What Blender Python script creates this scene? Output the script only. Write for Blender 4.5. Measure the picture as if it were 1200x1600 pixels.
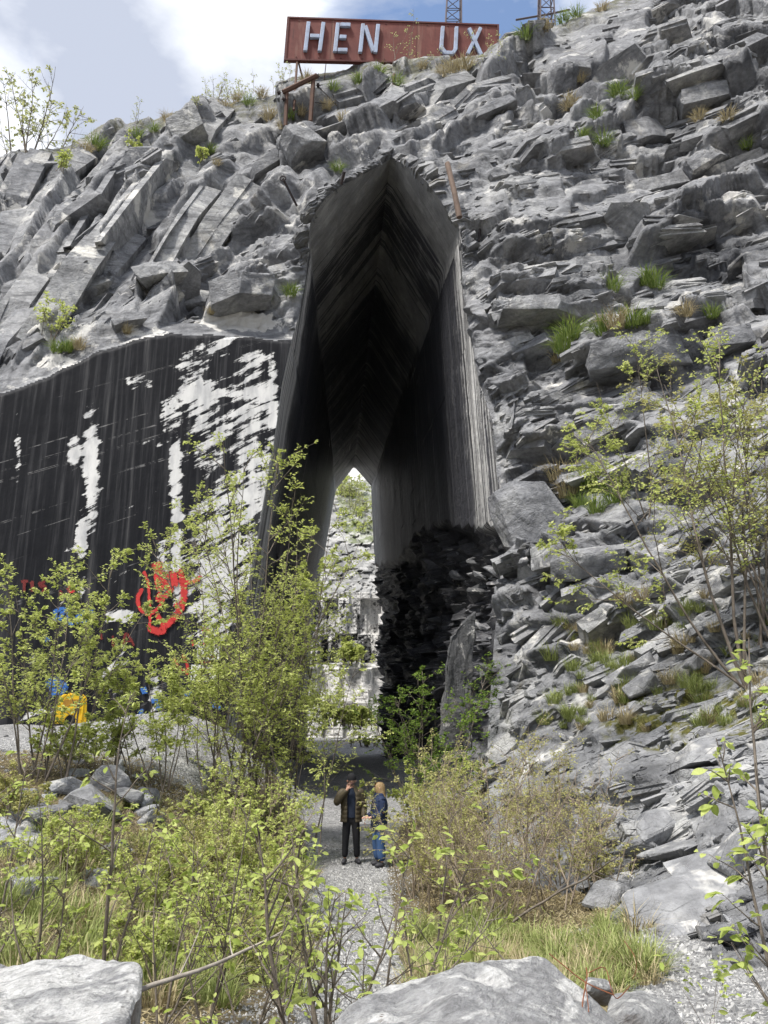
import bpy, bmesh, math, random
import numpy as np
from mathutils import Vector, Matrix, Euler
from mathutils.bvhtree import BVHTree

scene = bpy.context.scene
COL = scene.collection
for _o in list(bpy.data.objects):
    bpy.data.objects.remove(_o)

# ------------------------------------------------------------------ camera
PITCH = math.radians(15.0)
FPX = 1202.0                      # focal length in pixels of the 1200 x 1600 photograph
CAMZ = 3.0
cam_d = bpy.data.cameras.new('camera')
cam = bpy.data.objects.new('camera', cam_d)
COL.objects.link(cam)
cam.location = (0, 0, CAMZ)
cam.rotation_euler = (math.radians(90) + PITCH, 0, 0)
cam_d.sensor_fit = 'VERTICAL'
cam_d.sensor_height = 24.0
cam_d.lens = 24.0 * FPX / 1600.0
cam_d.clip_start = 0.05
cam_d.clip_end = 3000
scene.camera = cam

# ------------------------------------------------------------------ world, sun, exposure
SUN_EL, SUN_AZ = math.radians(60), math.radians(222)     # azimuth clockwise from +Y; behind the camera, from the left
world = bpy.data.worlds.new('World'); scene.world = world
world.use_nodes = True
wn = world.node_tree.nodes; wl = world.node_tree.links
wn.clear()
w_out = wn.new('ShaderNodeOutputWorld'); w_bg = wn.new('ShaderNodeBackground')
w_sky = wn.new('ShaderNodeTexSky'); w_sky.sky_type = 'NISHITA'; w_sky.sun_disc = False
w_sky.sun_elevation = SUN_EL; w_sky.sun_rotation = SUN_AZ
w_sky.air_density = 1.0; w_sky.dust_density = 1.5
w_tc = wn.new('ShaderNodeTexCoord')
w_map = wn.new('ShaderNodeMapping'); w_map.inputs['Scale'].default_value = (1.0, 1.0, 1.9)
w_map.inputs['Location'].default_value = (1.68, 0.7, -0.29)
w_n1 = wn.new('ShaderNodeTexNoise'); w_n1.inputs['Scale'].default_value = 2.6
w_n1.inputs['Detail'].default_value = 9; w_n1.inputs['Roughness'].default_value = 0.55; w_n1.inputs['Distortion'].default_value = 0.25
w_n2 = wn.new('ShaderNodeTexNoise'); w_n2.inputs['Scale'].default_value = 3.2
w_n2.inputs['Detail'].default_value = 7; w_n2.inputs['Roughness'].default_value = 0.5
w_r1 = wn.new('ShaderNodeValToRGB'); w_r1.color_ramp.elements[0].position = 0.345; w_r1.color_ramp.elements[1].position = 0.455
w_r2 = wn.new('ShaderNodeValToRGB')
w_r2.color_ramp.elements[0].position = 0.45; w_r2.color_ramp.elements[0].color = (2.55, 2.78, 3.35, 1)
w_r2.color_ramp.elements[1].position = 0.66; w_r2.color_ramp.elements[1].color = (6.4, 6.5, 6.6, 1)
w_mix = wn.new('ShaderNodeMix'); w_mix.data_type = 'RGBA'
wl.new(w_tc.outputs['Generated'], w_map.inputs['Vector'])
wl.new(w_map.outputs['Vector'], w_n1.inputs['Vector']); wl.new(w_map.outputs['Vector'], w_n2.inputs['Vector'])
wl.new(w_n1.outputs['Fac'], w_r1.inputs['Fac']); wl.new(w_n2.outputs['Fac'], w_r2.inputs['Fac'])
wl.new(w_r1.outputs['Color'], w_mix.inputs['Factor'])
wl.new(w_sky.outputs['Color'], w_mix.inputs['A']); wl.new(w_r2.outputs['Color'], w_mix.inputs['B'])
wl.new(w_mix.outputs['Result'], w_bg.inputs['Color']); wl.new(w_bg.outputs['Background'], w_out.inputs['Surface'])
w_bg.inputs['Strength'].default_value = 0.10

sun_d = bpy.data.lights.new('sun', 'SUN'); sun = bpy.data.objects.new('sun', sun_d); COL.objects.link(sun)
sun_d.energy = 2.7; sun_d.angle = math.radians(10.0); sun_d.color = (1.0, 0.96, 0.90)
_sd = Vector((math.sin(SUN_AZ) * math.cos(SUN_EL), math.cos(SUN_AZ) * math.cos(SUN_EL), math.sin(SUN_EL)))
sun.rotation_euler = _sd.to_track_quat('Z', 'Y').to_euler()
sun.location = (0, 0, 60)

vs = scene.view_settings
vs.view_transform = 'Standard'; vs.look = 'None'; vs.gamma = 1.0; vs.use_curve_mapping = False
vs.exposure = 1.28
scene.display_settings.display_device = 'sRGB'
scene.render.engine = 'CYCLES'
scene.cycles.max_bounces = 5
scene.cycles.diffuse_bounces = 4
scene.cycles.transparent_max_bounces = 8
scene.cycles.use_denoising = True
scene.cycles.use_adaptive_sampling = True; scene.cycles.adaptive_threshold = 0.03

# ------------------------------------------------------------------ projection helpers (photo pixel + distance -> place)
CS, SN = math.cos(PITCH), math.sin(PITCH)
def W(px, py, Y):
    a = (np.asarray(px, float) - 600.0) / FPX; b = (800.0 - np.asarray(py, float)) / FPX
    t = Y / (CS - b * SN)
    return np.stack([a * t, np.broadcast_to(Y, np.shape(t)) * np.ones_like(t), CAMZ + t * (SN + b * CS)], -1)
def WV(px, py, Y): return Vector(W(px, py, Y))
def PX(P):                       # place -> photo pixel
    P = np.asarray(P, float); x, y, z = P[..., 0], P[..., 1], P[..., 2] - CAMZ
    d = y * CS + z * SN; u = -y * SN + z * CS
    return 600 + FPX * x / d, 800 - FPX * u / d

# ------------------------------------------------------------------ numpy noise
def _h(ix, iy, seed):
    n = (ix.astype(np.int64) * 374761393 + iy.astype(np.int64) * 668265263 + seed * 2147483647 + 1013904223) & 0x7fffffff
    n = ((n ^ (n >> 13)) * 1274126177) & 0x7fffffff
    n = ((n ^ (n >> 16)) * 60493) & 0x7fffffff
    n = n ^ (n >> 11)
    return (n & 0xffffff) / float(0x1000000)
def vnoise(x, y, seed=0):
    x = np.asarray(x, float); y = np.asarray(y, float)
    ix = np.floor(x); iy = np.floor(y); fx = x - ix; fy = y - iy
    fx = fx * fx * (3 - 2 * fx); fy = fy * fy * (3 - 2 * fy)
    a = _h(ix, iy, seed); b = _h(ix + 1, iy, seed); c = _h(ix, iy + 1, seed); d = _h(ix + 1, iy + 1, seed)
    return (a + (b - a) * fx) * (1 - fy) + (c + (d - c) * fx) * fy
def fbm(x, y, seed=0, oct=4, gain=0.5):
    s = 0.0; amp = 1.0; tot = 0.0
    for o in range(oct):
        s = s + amp * vnoise(x * 2 ** o + 17.3 * o, y * 2 ** o - 9.1 * o, seed + o * 7); tot += amp; amp *= gain
    return s / tot - 0.5
def worley(u, v, seed):
    iu = np.floor(u); iv = np.floor(v)
    d1 = np.full(u.shape, 9e9); d2 = np.full(u.shape, 9e9)
    cu = np.zeros_like(u); cv = np.zeros_like(u); bu = np.zeros_like(u); bv = np.zeros_like(u)
    for a in (-1, 0, 1):
        for b in (-1, 0, 1):
            gu = iu + a; gv = iv + b
            su = gu + 0.1 + 0.8 * _h(gu, gv, seed); sv = gv + 0.1 + 0.8 * _h(gu, gv, seed + 31)
            d = (np.abs(u - su) ** 1.6 + np.abs(v - sv) ** 1.6)
            m = d < d1
            d2 = np.where(m, d1, np.minimum(d2, d))
            cu = np.where(m, su, cu); cv = np.where(m, sv, cv); bu = np.where(m, gu, bu); bv = np.where(m, gv, bv)
            d1 = np.where(m, d, d1)
    return u - cu, v - cv, d2 - d1, bu, bv
def _uv(px, py, deg, L, S):
    t = math.radians(deg)
    return (px * math.cos(t) - py * math.sin(t)) / L, (px * math.sin(t) + py * math.cos(t)) / S
def strata(px, py, deg, L, S, seed, shingle=0.9):
    """broken beds: every cell is a flat tilted facet that stands out most along its lower edge"""
    k = 1.0 * S
    wx = px + k * fbm(px / (S * 1.3), py / (S * 1.3), seed + 3, 2); wy = py + k * fbm(px / (S * 1.5), py / (S * 1.5), seed + 5, 2)
    u, v = _uv(wx, wy, deg, L, S); u0, v0 = _uv(px, py, deg, L, S)
    du, dv, gap, bu, bv = worley(u, v, seed)
    du = du + u0 - u; dv = dv + v0 - v
    o = _h(bu, bv, seed + 77) * 2 - 1
    gu = (_h(bu, bv, seed + 78) * 2 - 1) * 1.1
    gv = shingle * (0.15 + 1.0 * _h(bu, bv, seed + 79))
    return 0.5 * o + gu * du + gv * dv - 0.16 * np.exp(-gap / 0.06)
def facets(px, py, deg, L, S, seed):
    """chipped surface: the highest of several tilted planes, so flat faces meet at creases"""
    u, v = _uv(px, py, deg, L, S); iu = np.floor(u); iv = np.floor(v); r = np.full(u.shape, -9e9)
    for a in (-1, 0, 1):
        for b in (-1, 0, 1):
            gu_, gv_ = iu + a, iv + b
            su = gu_ + _h(gu_, gv_, seed); sv = gv_ + _h(gu_, gv_, seed + 31)
            du, dv = u - su, v - sv
            pl = 0.5 * (_h(gu_, gv_, seed + 5) - 0.5) + 1.2 * (_h(gu_, gv_, seed + 6) - 0.5) * du + 1.4 * (_h(gu_, gv_, seed + 7) - 0.35) * dv - 0.55 * (du * du + dv * dv)
            r = np.maximum(r, pl)
    return r
def sstep(a, b, x):
    t = np.clip((x - a) / (b - a), 0, 1); return t * t * (3 - 2 * t)
def tps(pts, vals):
    pts = np.asarray(pts, float); vals = np.asarray(vals, float); n = len(pts)
    def K(r2): return 0.5 * r2 * np.log(r2 + 1e-9)
    d2 = ((pts[:, None] - pts[None]) ** 2).sum(-1)
    A = np.zeros((n + 3, n + 3)); A[:n, :n] = K(d2) + np.eye(n) * 0.02
    A[:n, n] = 1; A[:n, n + 1:] = pts; A[n, :n] = 1; A[n + 1:, :n] = pts.T
    w = np.linalg.solve(A, np.concatenate([vals, np.zeros(3)]))
    def f(x, y):
        x = np.asarray(x, float); y = np.asarray(y, float); r = w[n] + w[n + 1] * x + w[n + 2] * y
        for k in range(n):
            r = r + w[k] * K((x - pts[k, 0]) ** 2 + (y - pts[k, 1]) ** 2)
        return r
    return f

# ------------------------------------------------------------------ mesh / object helpers
def mesh_np(name, V, quads=None, tris=None, smooth=False, attrs=None):
    me = bpy.data.meshes.new(name)
    V = np.asarray(V, np.float32).reshape(-1, 3)
    loops = []; starts = []; n = 0; tot = []
    if quads is not None and len(quads):
        q = np.asarray(quads, np.int32); loops.append(q.ravel()); starts.append(np.arange(len(q)) * 4); tot.append(np.full(len(q), 4)); n = len(q) * 4
    if tris is not None and len(tris):
        t = np.asarray(tris, np.int32); loops.append(t.ravel()); starts.append(n + np.arange(len(t)) * 3); tot.append(np.full(len(t), 3))
    loops = np.concatenate(loops).astype(np.int32); starts = np.concatenate(starts).astype(np.int32)
    me.vertices.add(len(V)); me.vertices.foreach_set('co', V.ravel())
    me.loops.add(len(loops)); me.loops.foreach_set('vertex_index', loops)
    me.polygons.add(len(starts)); me.polygons.foreach_set('loop_start', starts)
    me.polygons.foreach_set('use_smooth', np.full(len(starts), smooth, bool))
    for k, a in (attrs or {}).items():
        at = me.attributes.new(k, 'FLOAT', 'POINT'); at.data.foreach_set('value', np.asarray(a, np.float32).ravel())
    me.update(calc_edges=True); me.validate()
    return me
def put(name, me, mat=None, parent=None, loc=None, rot=None, scale=None):
    o = bpy.data.objects.new(name, me); COL.objects.link(o)
    if mat is not None and me is not None and len(me.materials) == 0: me.materials.append(mat)
    if parent is not None: o.parent = parent
    if loc is not None: o.location = loc
    if rot is not None: o.rotation_euler = rot
    if scale is not None: o.scale = scale if hasattr(scale, '__len__') else (scale,) * 3
    return o
def tag(o, label=None, cat=None, group=None, kind=None):
    if label: o['label'] = label
    if cat: o['category'] = cat
    if group: o['group'] = group
    if kind: o['kind'] = kind
    return o
def thing(name, label, cat, loc=(0, 0, 0), rotz=0, group=None):
    o = bpy.data.objects.new(name, None); COL.objects.link(o); o.empty_display_size = 0.2
    o.location = loc; o.rotation_euler = (0, 0, rotz)
    return tag(o, label, cat, group)
class MB:
    """collects boxes, bars, tubes and prisms into one mesh"""
    def __init__(s): s.v = []; s.f = []
    def add(s, V, F):
        k = len(s.v); s.v += [tuple(p) for p in V]; s.f += [tuple(i + k for i in f) for f in F]
    def box(s, c, d, R=None):
        V = []
        for sx in (-.5, .5):
            for sy in (-.5, .5):
                for sz in (-.5, .5):
                    p = Vector((sx * d[0], sy * d[1], sz * d[2]))
                    if R is not None: p = R @ p
                    V.append(p + Vector(c))
        s.add(V, [(0, 1, 3, 2), (4, 6, 7, 5), (0, 4, 5, 1), (2, 3, 7, 6), (0, 2, 6, 4), (1, 5, 7, 3)]); return s
    def tube(s, pts, r, n=6, cap=True):
        pts = [Vector(p) for p in pts]; rr = r if hasattr(r, '__len__') else [r] * len(pts); V = []; F = []
        for i, p in enumerate(pts):
            d = (pts[min(i + 1, len(pts) - 1)] - pts[max(i - 1, 0)]).normalized()
            up = Vector((0, 0, 1)) if abs(d.z) < 0.9 else Vector((0, 1, 0))
            a = d.cross(up).normalized(); b = d.cross(a)
            for k in range(n):
                t = 2 * math.pi * k / n; V.append(p + (a * math.cos(t) + b * math.sin(t)) * rr[i])
        for i in range(len(pts) - 1):
            for k in range(n):
                F.append((i * n + k, i * n + (k + 1) % n, (i + 1) * n + (k + 1) % n, (i + 1) * n + k))
        if cap: F.append(tuple(range(n))[::-1]); F.append(tuple(range((len(pts) - 1) * n, len(pts) * n)))
        s.add(V, F); return s
    def prism(s, outline, d0, d1, O, U, Vv, N):
        """outline in the plane (U, Vv) from O, extruded along N from d0 to d1"""
        n = len(outline); P = []
        for dd in (d0, d1):
            for (a, b) in outline: P.append(Vector(O) + Vector(U) * a + Vector(Vv) * b + Vector(N) * dd)
        F = [tuple(range(n))[::-1], tuple(range(n, 2 * n))]
        for k in range(n): F.append((k, (k + 1) % n, n + (k + 1) % n, n + k))
        s.add(P, F); return s
    def mesh(s, name, bevel=0, smooth=False):
        me = bpy.data.meshes.new(name); me.from_pydata(s.v, [], s.f); me.update()
        bm = bmesh.new(); bm.from_mesh(me); bmesh.ops.recalc_face_normals(bm, faces=bm.faces)
        if bevel: bmesh.ops.bevel(bm, geom=[e for e in bm.edges if e.calc_face_angle(0) > 0.5], offset=bevel, segments=2, affect='EDGES', profile=0.6)
        if smooth:
            for f in bm.faces: f.smooth = True
        bm.to_mesh(me); bm.free(); return me
    def build(s, name, mat, parent=None, bevel=0, smooth=False):
        return put(name, s.mesh(name, bevel, smooth), mat, parent)

# ------------------------------------------------------------------ material helpers
class Mat:
    def __init__(s, name):
        s.m = bpy.data.materials.new(name); s.m.use_nodes = True; s.t = s.m.node_tree; s.N = s.t.nodes; s.L = s.t.links
        s.b = s.N['Principled BSDF']; s.out = s.N['Material Output']; s.tc = s.N.new('ShaderNodeTexCoord').outputs['Object']
        s.b.inputs['Roughness'].default_value = 0.85
        s.b.inputs['Specular IOR Level'].default_value = 0.3
    def set(s, sock, v):
        if hasattr(v, 'is_linked') or hasattr(v, 'node'): s.L.new(v, sock)
        elif isinstance(v, (tuple, list)) and sock.type == 'RGBA': sock.default_value = (*v[:3], 1)
        else: sock.default_value = v
    def mapping(s, scale=(1, 1, 1), rot=(0, 0, 0), loc=(0, 0, 0), src=None):
        if any(rot) and scale != (1, 1, 1): src = s.mapping(rot=rot, src=src); rot = (0, 0, 0)     # turn first, then stretch
        n = s.N.new('ShaderNodeMapping'); n.inputs['Scale'].default_value = scale; n.inputs['Rotation'].default_value = rot; n.inputs['Location'].default_value = loc
        s.L.new(src or s.tc, n.inputs['Vector']); return n.outputs['Vector']
    def noise(s, scale=1, detail=5, rough=0.55, vec=None, dist=0.0, color=False):
        n = s.N.new('ShaderNodeTexNoise'); n.inputs['Scale'].default_value = scale; n.inputs['Detail'].default_value = detail
        n.inputs['Roughness'].default_value = rough; n.inputs['Distortion'].default_value = dist
        s.L.new(vec or s.tc, n.inputs['Vector']); return n.outputs['Color' if color else 'Fac']
    def voronoi(s, scale=1, feature='F1', vec=None, out='Distance'):
        n = s.N.new('ShaderNodeTexVoronoi'); n.feature = feature; n.inputs['Scale'].default_value = scale
        s.L.new(vec or s.tc, n.inputs['Vector']); return n.outputs[out]
    def ramp(s, fac, stops, interp='LINEAR'):
        n = s.N.new('ShaderNodeValToRGB'); cr = n.color_ramp; cr.interpolation = interp
        while len(cr.elements) < len(stops): cr.elements.new(0.5)
        for e, (p, c) in zip(cr.elements, stops):
            e.position = p; e.color = (c, c, c, 1) if not hasattr(c, '__len__') else (*c[:3], 1)
        s.L.new(fac, n.inputs['Fac']); return n.outputs['Color']
    def math(s, op, a, b=0.0, clamp=False):
        n = s.N.new('ShaderNodeMath'); n.operation = op; n.use_clamp = clamp
        s.set(n.inputs[0], a); s.set(n.inputs[1], b); return n.outputs[0]
    def mix(s, fac, a, b, mode='MIX'):
        n = s.N.new('ShaderNodeMix'); n.data_type = 'RGBA'; n.blend_type = mode
        s.set(n.inputs['Factor'], fac); s.set(n.inputs['A'], a); s.set(n.inputs['B'], b); return n.outputs['Result']
    def attr(s, name):
        n = s.N.new('ShaderNodeAttribute'); n.attribute_name = name; return n.outputs['Fac']
    def rand(s):
        return s.N.new('ShaderNodeObjectInfo').outputs['Random']
    def island(s):
        return s.N.new('ShaderNodeNewGeometry').outputs['Random Per Island']
    def bump(s, h, strength=0.5, dist=0.1, nrm=None):
        n = s.N.new('ShaderNodeBump'); n.inputs['Strength'].default_value = strength; n.inputs['Distance'].default_value = dist
        s.L.new(h, n.inputs['Height'])
        if nrm: s.L.new(nrm, n.inputs['Normal'])
        return n.outputs['Normal']
    def fin(s, color, rough=None, normal=None, spec=None, metal=None):
        s.set(s.b.inputs['Base Color'], color)
        if rough is not None: s.set(s.b.inputs['Roughness'], rough)
        if normal is not None: s.L.new(normal, s.b.inputs['Normal'])
        if spec is not None: s.b.inputs['Specular IOR Level'].default_value = spec
        if metal is not None: s.set(s.b.inputs['Metallic'], metal)
        return s.m

# ------------------------------------------------------------------ materials
def rock_color(m, lo=0.125, hi=0.39, sc=1.0):
    """weathered grey marble: cloudy grey, pale scars, dark seep stains, a little ochre"""
    n1 = m.noise(0.5 * sc, 5, 0.66, dist=0.3, color=True)
    sp = m.N.new('ShaderNodeSeparateColor'); m.L.new(n1, sp.inputs[0]); r, g, b_ = sp.outputs
    n2 = m.noise(5.0 * sc, 4, 0.7)
    streak = m.noise(1.0 * sc, 4, 0.6, vec=m.mapping((1.4, 1.4, 0.22), (0.0, 0.3, 0)))
    c = m.ramp(r, [(0.30, (lo * 0.98, lo * 1.0, lo * 1.06)), (0.52, ((lo + hi) * .5, (lo + hi) * .505, (lo + hi) * .52)), (0.70, (hi, hi * 0.995, hi * 0.97))])
    c = m.mix(0.7, c, m.ramp(n2, [(0.25, 0.5), (0.5, 0.97), (0.75, 1.4)]), 'MULTIPLY')
    c = m.mix(m.ramp(streak, [(0.58, 0.0), (0.72, 0.5)]), c, (0.05, 0.053, 0.06))
    bed = m.noise(1.1 * sc, 5, 0.65, vec=m.mapping((0.35, 0.35, 1.9), (0, math.radians(14), 0)), dist=0.4)
    c = m.mix(m.ramp(bed, [(0.50, 0.0), (0.66, 0.72)]), c, (0.065, 0.066, 0.07))
    c = m.mix(m.ramp(g, [(0.585, 0.0), (0.64, 0.75)]), c, (0.58, 0.565, 0.53))
    c = m.mix(m.ramp(b_, [(0.60, 0.0), (0.75, 0.35)]), c, (0.27, 0.23, 0.15))
    return c
def rock_bump(m, sc=1.0, k=1.0):
    a = m.noise(2.4 * sc, 6, 0.68, dist=0.2)
    b = m.voronoi(1.9 * sc, 'DISTANCE_TO_EDGE', vec=m.mapping((0.7, 0.7, 1.9), (0.2, 0.35, 0)))
    b = m.ramp(b, [(0.0, 0.0), (0.03, 1.0)])
    h = m.math('ADD', a, m.math('MULTIPLY', b, 0.10))
    return m.bump(h, 0.8 * k, 0.22 / sc)

def marble_stain(m, white, streak_scale=(2.2, 2.2, 0.07), diag_k=1.9, slash_k=1.3):
    """sawn marble under black water stains: white bias in 0..1 says where the stone is left bare"""
    st = m.noise(1.6, 5, 0.62, vec=m.mapping(streak_scale))
    st2 = m.noise(2.6, 6, 0.65, vec=m.mapping(streak_scale, loc=(9, 4, 2)))
    diag = m.noise(1.0, 6, 0.66, vec=m.mapping((0.35, 0.35, 1.5), (0, math.radians(36), 0)), dist=0.6)
    edge = m.noise(2.6, 6, 0.72)
    slash = m.noise(1.0, 8, 0.66, vec=m.mapping((0.6, 0.6, 4.0), (0, math.radians(34), 0), (4, 2, 7)), dist=0.7)
    s = m.math('ADD', white, m.math('MULTIPLY', m.math('SUBTRACT', st, 0.5), 0.55))
    s = m.math('ADD', s, m.math('MULTIPLY', m.math('SUBTRACT', diag, 0.5), diag_k))
    s = m.math('ADD', s, m.math('MULTIPLY', m.math('SUBTRACT', edge, 0.5), 0.6))
    s = m.math('ADD', s, m.math('MULTIPLY', m.math('SUBTRACT', slash, 0.5), slash_k))
    f = m.ramp(s, [(0.45, 0.0), (0.50, 0.55), (0.56, 1.0)])
    black = m.ramp(st2, [(0.30, (0.005, 0.0055, 0.008)), (0.50, (0.011, 0.0115, 0.014)), (0.62, (0.035, 0.035, 0.038)), (0.78, (0.10, 0.098, 0.094))])
    pale = m.ramp(m.noise(3.0, 4, 0.6, vec=m.mapping((1, 1, .3))), [(0.3, (0.42, 0.42, 0.42)), (0.55, (0.66, 0.65, 0.63)), (0.8, (0.76, 0.75, 0.72))])
    return m.mix(f, black, pale), f

def make_cliff_mat():
    m = Mat('weathered_rock')
    geo_ = m.N.new('ShaderNodeNewGeometry'); m.tc = geo_.outputs['Position']
    c = rock_color(m)
    rv = m.math('FRACT', m.math('ADD', m.island(), m.rand()))
    c = m.mix(1.0, c, m.ramp(rv, [(0, (.80, .805, .82)), (.5, (1, 1, 1)), (1, (1.15, 1.145, 1.12))]), 'MULTIPLY')
    mm = m.noise(2.2, 4, 0.65)
    dk = m.attr('dark'); c = m.mix(m.math('MULTIPLY', dk, m.ramp(mm, [(0.3, 0.55), (0.6, 1.0)])), c, (0.022, 0.024, 0.030))
    pl = m.math('ADD', m.attr('pale'), m.math('MULTIPLY', m.math('SUBTRACT', mm, 0.5), 1.3)); c = m.mix(m.ramp(pl, [(0.45, 0.0), (0.55, 0.85)]), c, (0.60, 0.585, 0.55))
    moss = m.math('MULTIPLY', m.attr('moss'), m.ramp(mm, [(0.42, 0.0), (0.55, 1.0)]))
    c = m.mix(moss, c, m.ramp(m.noise(9, 3, 0.6), [(0.3, (0.035, 0.04, 0.008)), (0.7, (0.13, 0.12, 0.03))]))
    return m.fin(c, 0.85, rock_bump(m), 0.3)
def make_sawn_mat():
    m = Mat('sawn_marble')
    wc, wf = marble_stain(m, m.attr('white'))
    # thin pale saw lines dipping across the sawn face
    ln = m.noise(1.0, 2, 0.5, vec=m.mapping((0.05, 0.05, 5.0), (0, math.radians(24), 0)))
    ln = m.math('MULTIPLY', m.ramp(ln, [(0.66, 0.0), (0.68, 1.0), (0.70, 0.0)]), m.ramp(m.noise(2.5, 4, 0.7), [(0.48, 0.0), (0.6, 0.5)]))
    wc = m.mix(ln, wc, (0.40, 0.39, 0.38))
    return m.fin(wc, 0.7, m.bump(m.noise(5, 5, 0.65, vec=m.mapping((1, 1, .6))), 0.3, 0.05), 0.15)
M = {}
M['cliff'] = make_cliff_mat()
M['sawn'] = make_sawn_mat()
def simple_rock(name, lo, hi, sc, k=1.0, moss=0.0):
    m = Mat(name); c = rock_color(m, lo, hi, sc)
    v = m.ramp(m.rand(), [(0, 0.72), (1, 1.22)]); c = m.mix(1.0, c, v, 'MULTIPLY')
    return m.fin(c, 0.85, rock_bump(m, sc, k))
M['rock'] = simple_rock('loose_rock', 0.12, 0.36, 1.5)
M['rock_dark'] = simple_rock('wet_rock', 0.03, 0.13, 1.8)
M['rock_pale'] = simple_rock('pale_rubble', 0.24, 0.5, 2.5)

def make_tunnel_mat():
    m = Mat('stained_marble_cut')
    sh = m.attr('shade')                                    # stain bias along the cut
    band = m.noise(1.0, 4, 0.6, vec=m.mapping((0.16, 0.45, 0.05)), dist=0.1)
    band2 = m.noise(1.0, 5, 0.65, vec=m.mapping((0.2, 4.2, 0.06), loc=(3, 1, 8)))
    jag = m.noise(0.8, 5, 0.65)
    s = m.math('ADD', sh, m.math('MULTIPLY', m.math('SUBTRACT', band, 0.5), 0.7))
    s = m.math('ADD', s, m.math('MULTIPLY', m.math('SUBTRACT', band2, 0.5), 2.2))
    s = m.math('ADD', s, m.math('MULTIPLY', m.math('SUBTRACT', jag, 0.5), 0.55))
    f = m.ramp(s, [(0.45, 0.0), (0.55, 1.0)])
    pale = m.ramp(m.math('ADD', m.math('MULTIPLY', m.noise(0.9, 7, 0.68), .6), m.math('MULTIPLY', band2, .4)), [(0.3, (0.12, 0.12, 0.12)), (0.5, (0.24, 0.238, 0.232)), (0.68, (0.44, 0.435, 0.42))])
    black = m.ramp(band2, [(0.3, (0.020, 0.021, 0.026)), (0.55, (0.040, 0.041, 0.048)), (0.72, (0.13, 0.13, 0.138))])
    fresh_lit = m.mix(m.ramp(band2, [(0.40, 0.0), (0.47, 0.45), (0.56, 1.0)]), (0.035, 0.036, 0.04), (0.66, 0.65, 0.63))
    pale = m.mix(m.attr('fresh_lit'), pale, fresh_lit)  # less-stained marble near the mouth, its colour also lifted to look lit
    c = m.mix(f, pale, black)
    rg = m.attr('rough')
    rc = m.mix(1.0, rock_color(m, 0.06, 0.2, 1.2), (0.55, 0.55, 0.58), 'MULTIPLY')
    c = m.mix(rg, c, rc)
    n = m.bump(m.math('ADD', m.noise(2.2, 8, 0.65), m.math('MULTIPLY', band2, 0.5)), 0.6, 0.15)
    return m.fin(c, 0.5, n, 0.4)
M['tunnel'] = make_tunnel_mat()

def make_ground_mat():
    m = Mat('gravel_and_soil')
    st = m.voronoi(16, 'F1', out='Color'); st2 = m.voronoi(42, 'F1', out='Color')
    big = m.noise(0.7, 6, 0.6)
    gc = m.ramp(m.math('ADD', m.math('MULTIPLY', st, 0.5), m.math('MULTIPLY', st2, 0.5)), [(0.2, (0.12, 0.12, 0.122)), (0.55, (0.25, 0.25, 0.25)), (0.85, (0.42, 0.415, 0.405))])
    soil = m.ramp(m.noise(5, 8, 0.7), [(0.3, (0.055, 0.045, 0.030)), (0.55, (0.13, 0.105, 0.06)), (0.75, (0.21, 0.175, 0.10))])
    f = m.math('ADD', m.attr('gravel'), m.math('MULTIPLY', m.math('SUBTRACT', m.noise(1.6, 7, 0.7), 0.5), 0.9))
    f = m.ramp(f, [(0.42, 0.0), (0.58, 1.0)])
    c = m.mix(f, soil, gc)
    c = m.mix(0.5, c, m.ramp(big, [(0.3, 0.7), (0.7, 1.25)]), 'MULTIPLY')
    h = m.math('ADD', m.math('MULTIPLY', m.voronoi(16), 0.6), m.math('MULTIPLY', m.voronoi(42), 0.4))
    return m.fin(c, 0.9, m.bump(m.math('SUBTRACT', 1.0, h), 0.9, 0.05))
M['ground'] = make_ground_mat()

def make_far_mat():
    m = Mat('white_quarry_marble')
    wc, wf = marble_stain(m, m.attr('white'), (0.8, 0.8, 0.03), 0.35, 0.25)
    wc = m.mix(1.0, wc, (0.9, 0.9, 0.9), 'MULTIPLY')
    sc = m.ramp(m.voronoi(0.9, 'F1', out='Color'), [(0.1, (0.13, 0.13, 0.13)), (0.5, (0.26, 0.26, 0.255)), (0.9, (0.42, 0.415, 0.405))])
    sc = m.mix(0.6, sc, m.ramp(m.noise(0.35, 7, 0.7), [(0.3, 0.55), (0.7, 1.3)]), 'MULTIPLY')
    c = m.mix(m.attr('sawn'), sc, wc)
    g = m.math('MULTIPLY', m.attr('moss'), m.ramp(m.noise(0.6, 7, 0.7), [(0.4, 0.0), (0.6, 1.0)]))
    c = m.mix(g, c, (0.12, 0.15, 0.05))
    return m.fin(c, 0.8, m.bump(m.noise(1.5, 8, 0.7), 0.7, 0.4))
M['far'] = make_far_mat()

def leaf_mat(name, c0, c1, trans=0.5, per_object=False):
    m = Mat(name)
    r = m.rand() if per_object else m.island()
    col = m.mix(m.ramp(r, [(0, 0), (1, 1)]), c0, c1)
    vein = m.noise(9, 3, 0.5); col = m.mix(0.4, col, m.ramp(vein, [(0.3, 0.75), (0.7, 1.2)]), 'MULTIPLY')
    m.fin(col, 0.55, spec=0.25)
    tr = m.N.new('ShaderNodeBsdfTranslucent'); m.L.new(col, tr.inputs['Color'])
    ms = m.N.new('ShaderNodeMixShader'); ms.inputs[0].default_value = trans
    m.L.new(m.b.outputs[0], ms.inputs[1]); m.L.new(tr.outputs[0], ms.inputs[2]); m.L.new(ms.outputs[0], m.out.inputs['Surface'])
    return m.m
M['leaf'] = leaf_mat('spring_leaf', (0.35, 0.41, 0.10), (0.62, 0.66, 0.24))
M['leaf_near'] = leaf_mat('young_lime_leaf', (0.30, 0.38, 0.075), (0.54, 0.60, 0.20), per_object=True)
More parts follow.
